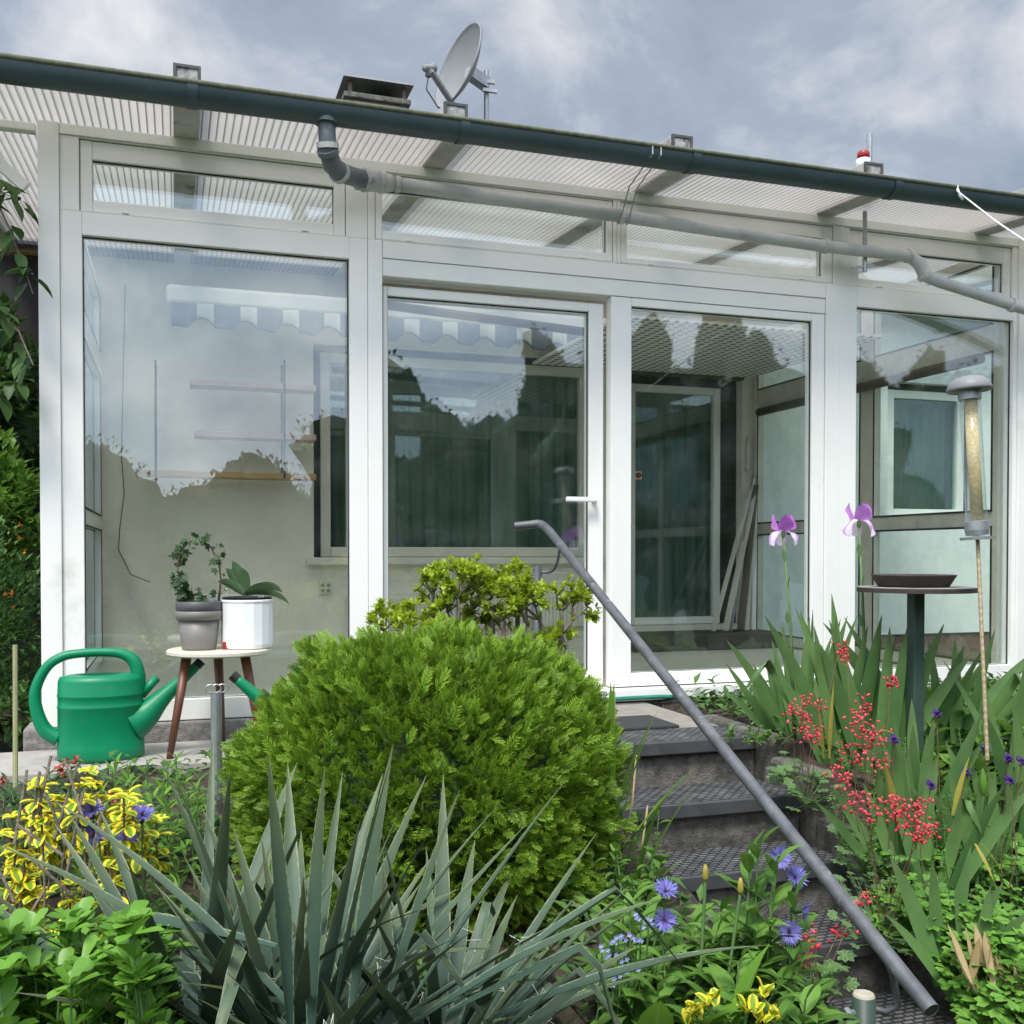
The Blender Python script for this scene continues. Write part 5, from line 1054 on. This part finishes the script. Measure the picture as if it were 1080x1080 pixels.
# ---------------------------------------------------------------- left background greenery
def bush(name, label, cat, c, rad, n, sz, lm, T=None, core=False, group=None, trunk=None, up=.4, shell=.5, lob=.25):
    c = A(c); t = thing(name, label, cat, (c[0], c[1], trunk[0] if trunk else c[2]-rad[2]), group); m = MB(); T = T or leafT('ovate', .5, .5, .3, 2)
    v = unit(n); r = rng.uniform(shell, 1, n)**.6; k = 1+lob*np.sin(v[:, 0]*6+c[0])*np.sin(v[:, 2]*7+1)+lob*.7*np.sin(v[:, 1]*9+v[:, 0]*5+c[1])
    p = c+v*(r*k)[:, None]*A(rad); m.scatter(T, p, v*.6+unit(n)*.6+A([0, 0, up]), rng.uniform(*sz, n), np.clip(rng.normal(.5, .28, n), 0, 1)); m.build('crown' if trunk else 'leaves', lm, t)
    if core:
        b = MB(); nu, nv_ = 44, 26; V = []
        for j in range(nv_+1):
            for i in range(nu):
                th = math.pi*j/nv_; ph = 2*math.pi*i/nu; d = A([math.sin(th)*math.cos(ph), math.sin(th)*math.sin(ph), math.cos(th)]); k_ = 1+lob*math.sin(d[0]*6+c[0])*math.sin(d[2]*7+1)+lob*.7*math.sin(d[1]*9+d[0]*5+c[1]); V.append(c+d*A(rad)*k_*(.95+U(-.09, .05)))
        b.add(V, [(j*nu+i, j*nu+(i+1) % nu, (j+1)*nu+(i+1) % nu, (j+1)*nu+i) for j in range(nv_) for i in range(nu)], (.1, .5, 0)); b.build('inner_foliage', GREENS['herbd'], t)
    b = MB()
    zb = trunk[0] if trunk else c[2]-rad[2]*1.0; R0 = trunk[1] if trunk else .02
    if trunk: b.tube([(c[0], c[1], zb), (c[0]+.05, c[1], (zb+c[2])/2), (c[0], c[1], c[2]+rad[2]*.3)], [R0, R0*.75, R0*.3], 8)
    for i in range(14): q = p[i*7 % n]*.8+c*.2; a = A([c[0], c[1], c[2]-rad[2]*U(.2, .8)]) if trunk else A([c[0]+U(-.1, .1), c[1], zb]); b.tube([a, (a+q)/2+Zup*.05, q], [R0*.45, R0*.3, R0*.1], 5, cap=False)
    b.build('trunk' if trunk else 'branches', BARKD, t); return t
bush('leafy_shrub', 'fresh green leafy shrub beyond the left corner of the conservatory', 'shrub', onD(-45, 545, 6.0), (.46, .4, .40), 5200, (.05, .10), GREENS['shrub'])
bs = bush('flowering_shrub', 'dark fine-leaved shrub dotted with orange flowers left of the white post', 'shrub', onD(-45, 668, 5.2), (.42, .4, .48), 8000, (.025, .055), GREENS['cover'])
m = MB(); c0 = onD(-45, 668, 5.2)
for k in range(60):
    q = c0+A([U(-.3, .36), U(-.42, -.2), U(-.4, .55)])
    for j in range(7): m.ribbon(q, unit(1)[0]+A([0, -.5, .2]), .016, .011, .3, .3, 2, 'petal', U(0, 1))
m.build('blossoms', ORA, bs)
bush('dark_tree', 'dark leafy tree behind the fresh shrub at the left edge', 'tree', onD(-62, 425, 6.6), (.62, .5, .55), 7000, (.08, .15), GREENS['hedge'], trunk=(0, .1), core=True)
bush('low_plant', 'low leafy plant at the foot of the left corner post', 'plant', onD(12, 750, 4.75), (.14, .10, .10), 260, (.05, .09), GREENS['cover'])
vn = thing('climbing_vine', 'vine shoots with large drooping leaves hanging at the upper left edge', 'vine', onD(-20, 450, 4.2)); m = MB(); sm = MB()
for pts in (((-60, 120), (-20, 180), (10, 240), (35, 310)), ((-60, 260), (-10, 320), (20, 350), (35, 385)), ((-50, 380), (0, 420), (20, 400)), ((-60, 200), (0, 190), (20, 215))):
    pts = [onD(a, b, 4.2) for a, b in pts]; sm.tube(pts, [.006, .005, .004, .003][:len(pts)], 5, cap=False)
    for k in range(22):
        f = U(0, len(pts)-1.01); i = int(f); q = pts[i]+(pts[i+1]-pts[i])*(f-i); m.ribbon(q+A([U(-.03, .03), U(-.06, .06), 0]), A([U(-.6, .5), U(-.6, .2), U(-.9, .1)]), U(.08, .13), U(.045, .07), .6, .3, 4, 'ovate', U(0, .9))
m.build('leaves', GREENS['hedge'], vn, smooth=True); sm.build('shoots', BARK, vn)
# ---------------------------------------------------------------- garden behind the camera, mirrored in the glass
for i, (x, y, z, rx, rz, lb) in enumerate(((-4.0, -3.2, 1.35, 1.5, 1.5, 'hedge bush behind the camera, far left in the garden'), (-1.4, -3.0, 1.45, 1.5, 1.45, 'broad hedge bush behind the camera opposite the left window'), (.8, -3.1, 1.25, 1.3, 1.40, 'lower hedge bush behind the camera opposite the stool'))):
    bush('hedge_bush', lb, 'hedge', (x, y, z), (rx, .7, rz), 17000, (.05, .10), GREENS['hedge'], group='hedge bushes across the garden', lob=.12, core=True)
for i, (x, y, z, rx, rz, lb) in enumerate(((3.2, -3.6, 1.9, 1.5, 1.7, 'leafy tree behind the camera opposite the left door leaf'), (5.4, -3.2, 2.5, 1.5, 1.9, 'tall leafy tree behind the camera opposite the right door leaf'), (7.9, -4.0, 2.6, 1.8, 2.0, 'leafy tree behind the camera opposite the right window'), (11.5, -4.5, 2.5, 1.9, 2.1, 'leafy tree behind the camera right of the garden'), (15, -5, 2.7, 2.1, 2.2, 'leafy tree behind the camera farthest to the right'))):
    bush('garden_tree', lb, 'tree', (x, y, z), (rx, 1.1, rz), 14000, (.06, .12), GREENS['hedge'], group='trees across the garden', trunk=(0, .11), lob=.3, core=True)
nh = thing('neighbour_house', 'neighbouring house with a dark gable roof across the garden behind the camera', 'house', (13, -14, 0))
m = MB(); m.box(9.5, 17, -18, -12, 0, 3.6); m.build('wall', WHITEW, nh)
m = MB(); V = [(9, -11.4, 3.5), (9, -18.6, 3.5), (9, -15, 6.6), (17.5, -11.4, 3.5), (17.5, -18.6, 3.5), (17.5, -15, 6.6)]; m.add(V, [(0, 2, 1), (3, 4, 5), (0, 3, 5, 2), (1, 2, 5, 4), (0, 1, 4, 3)]); m.build('roof', ROOFT, nh)
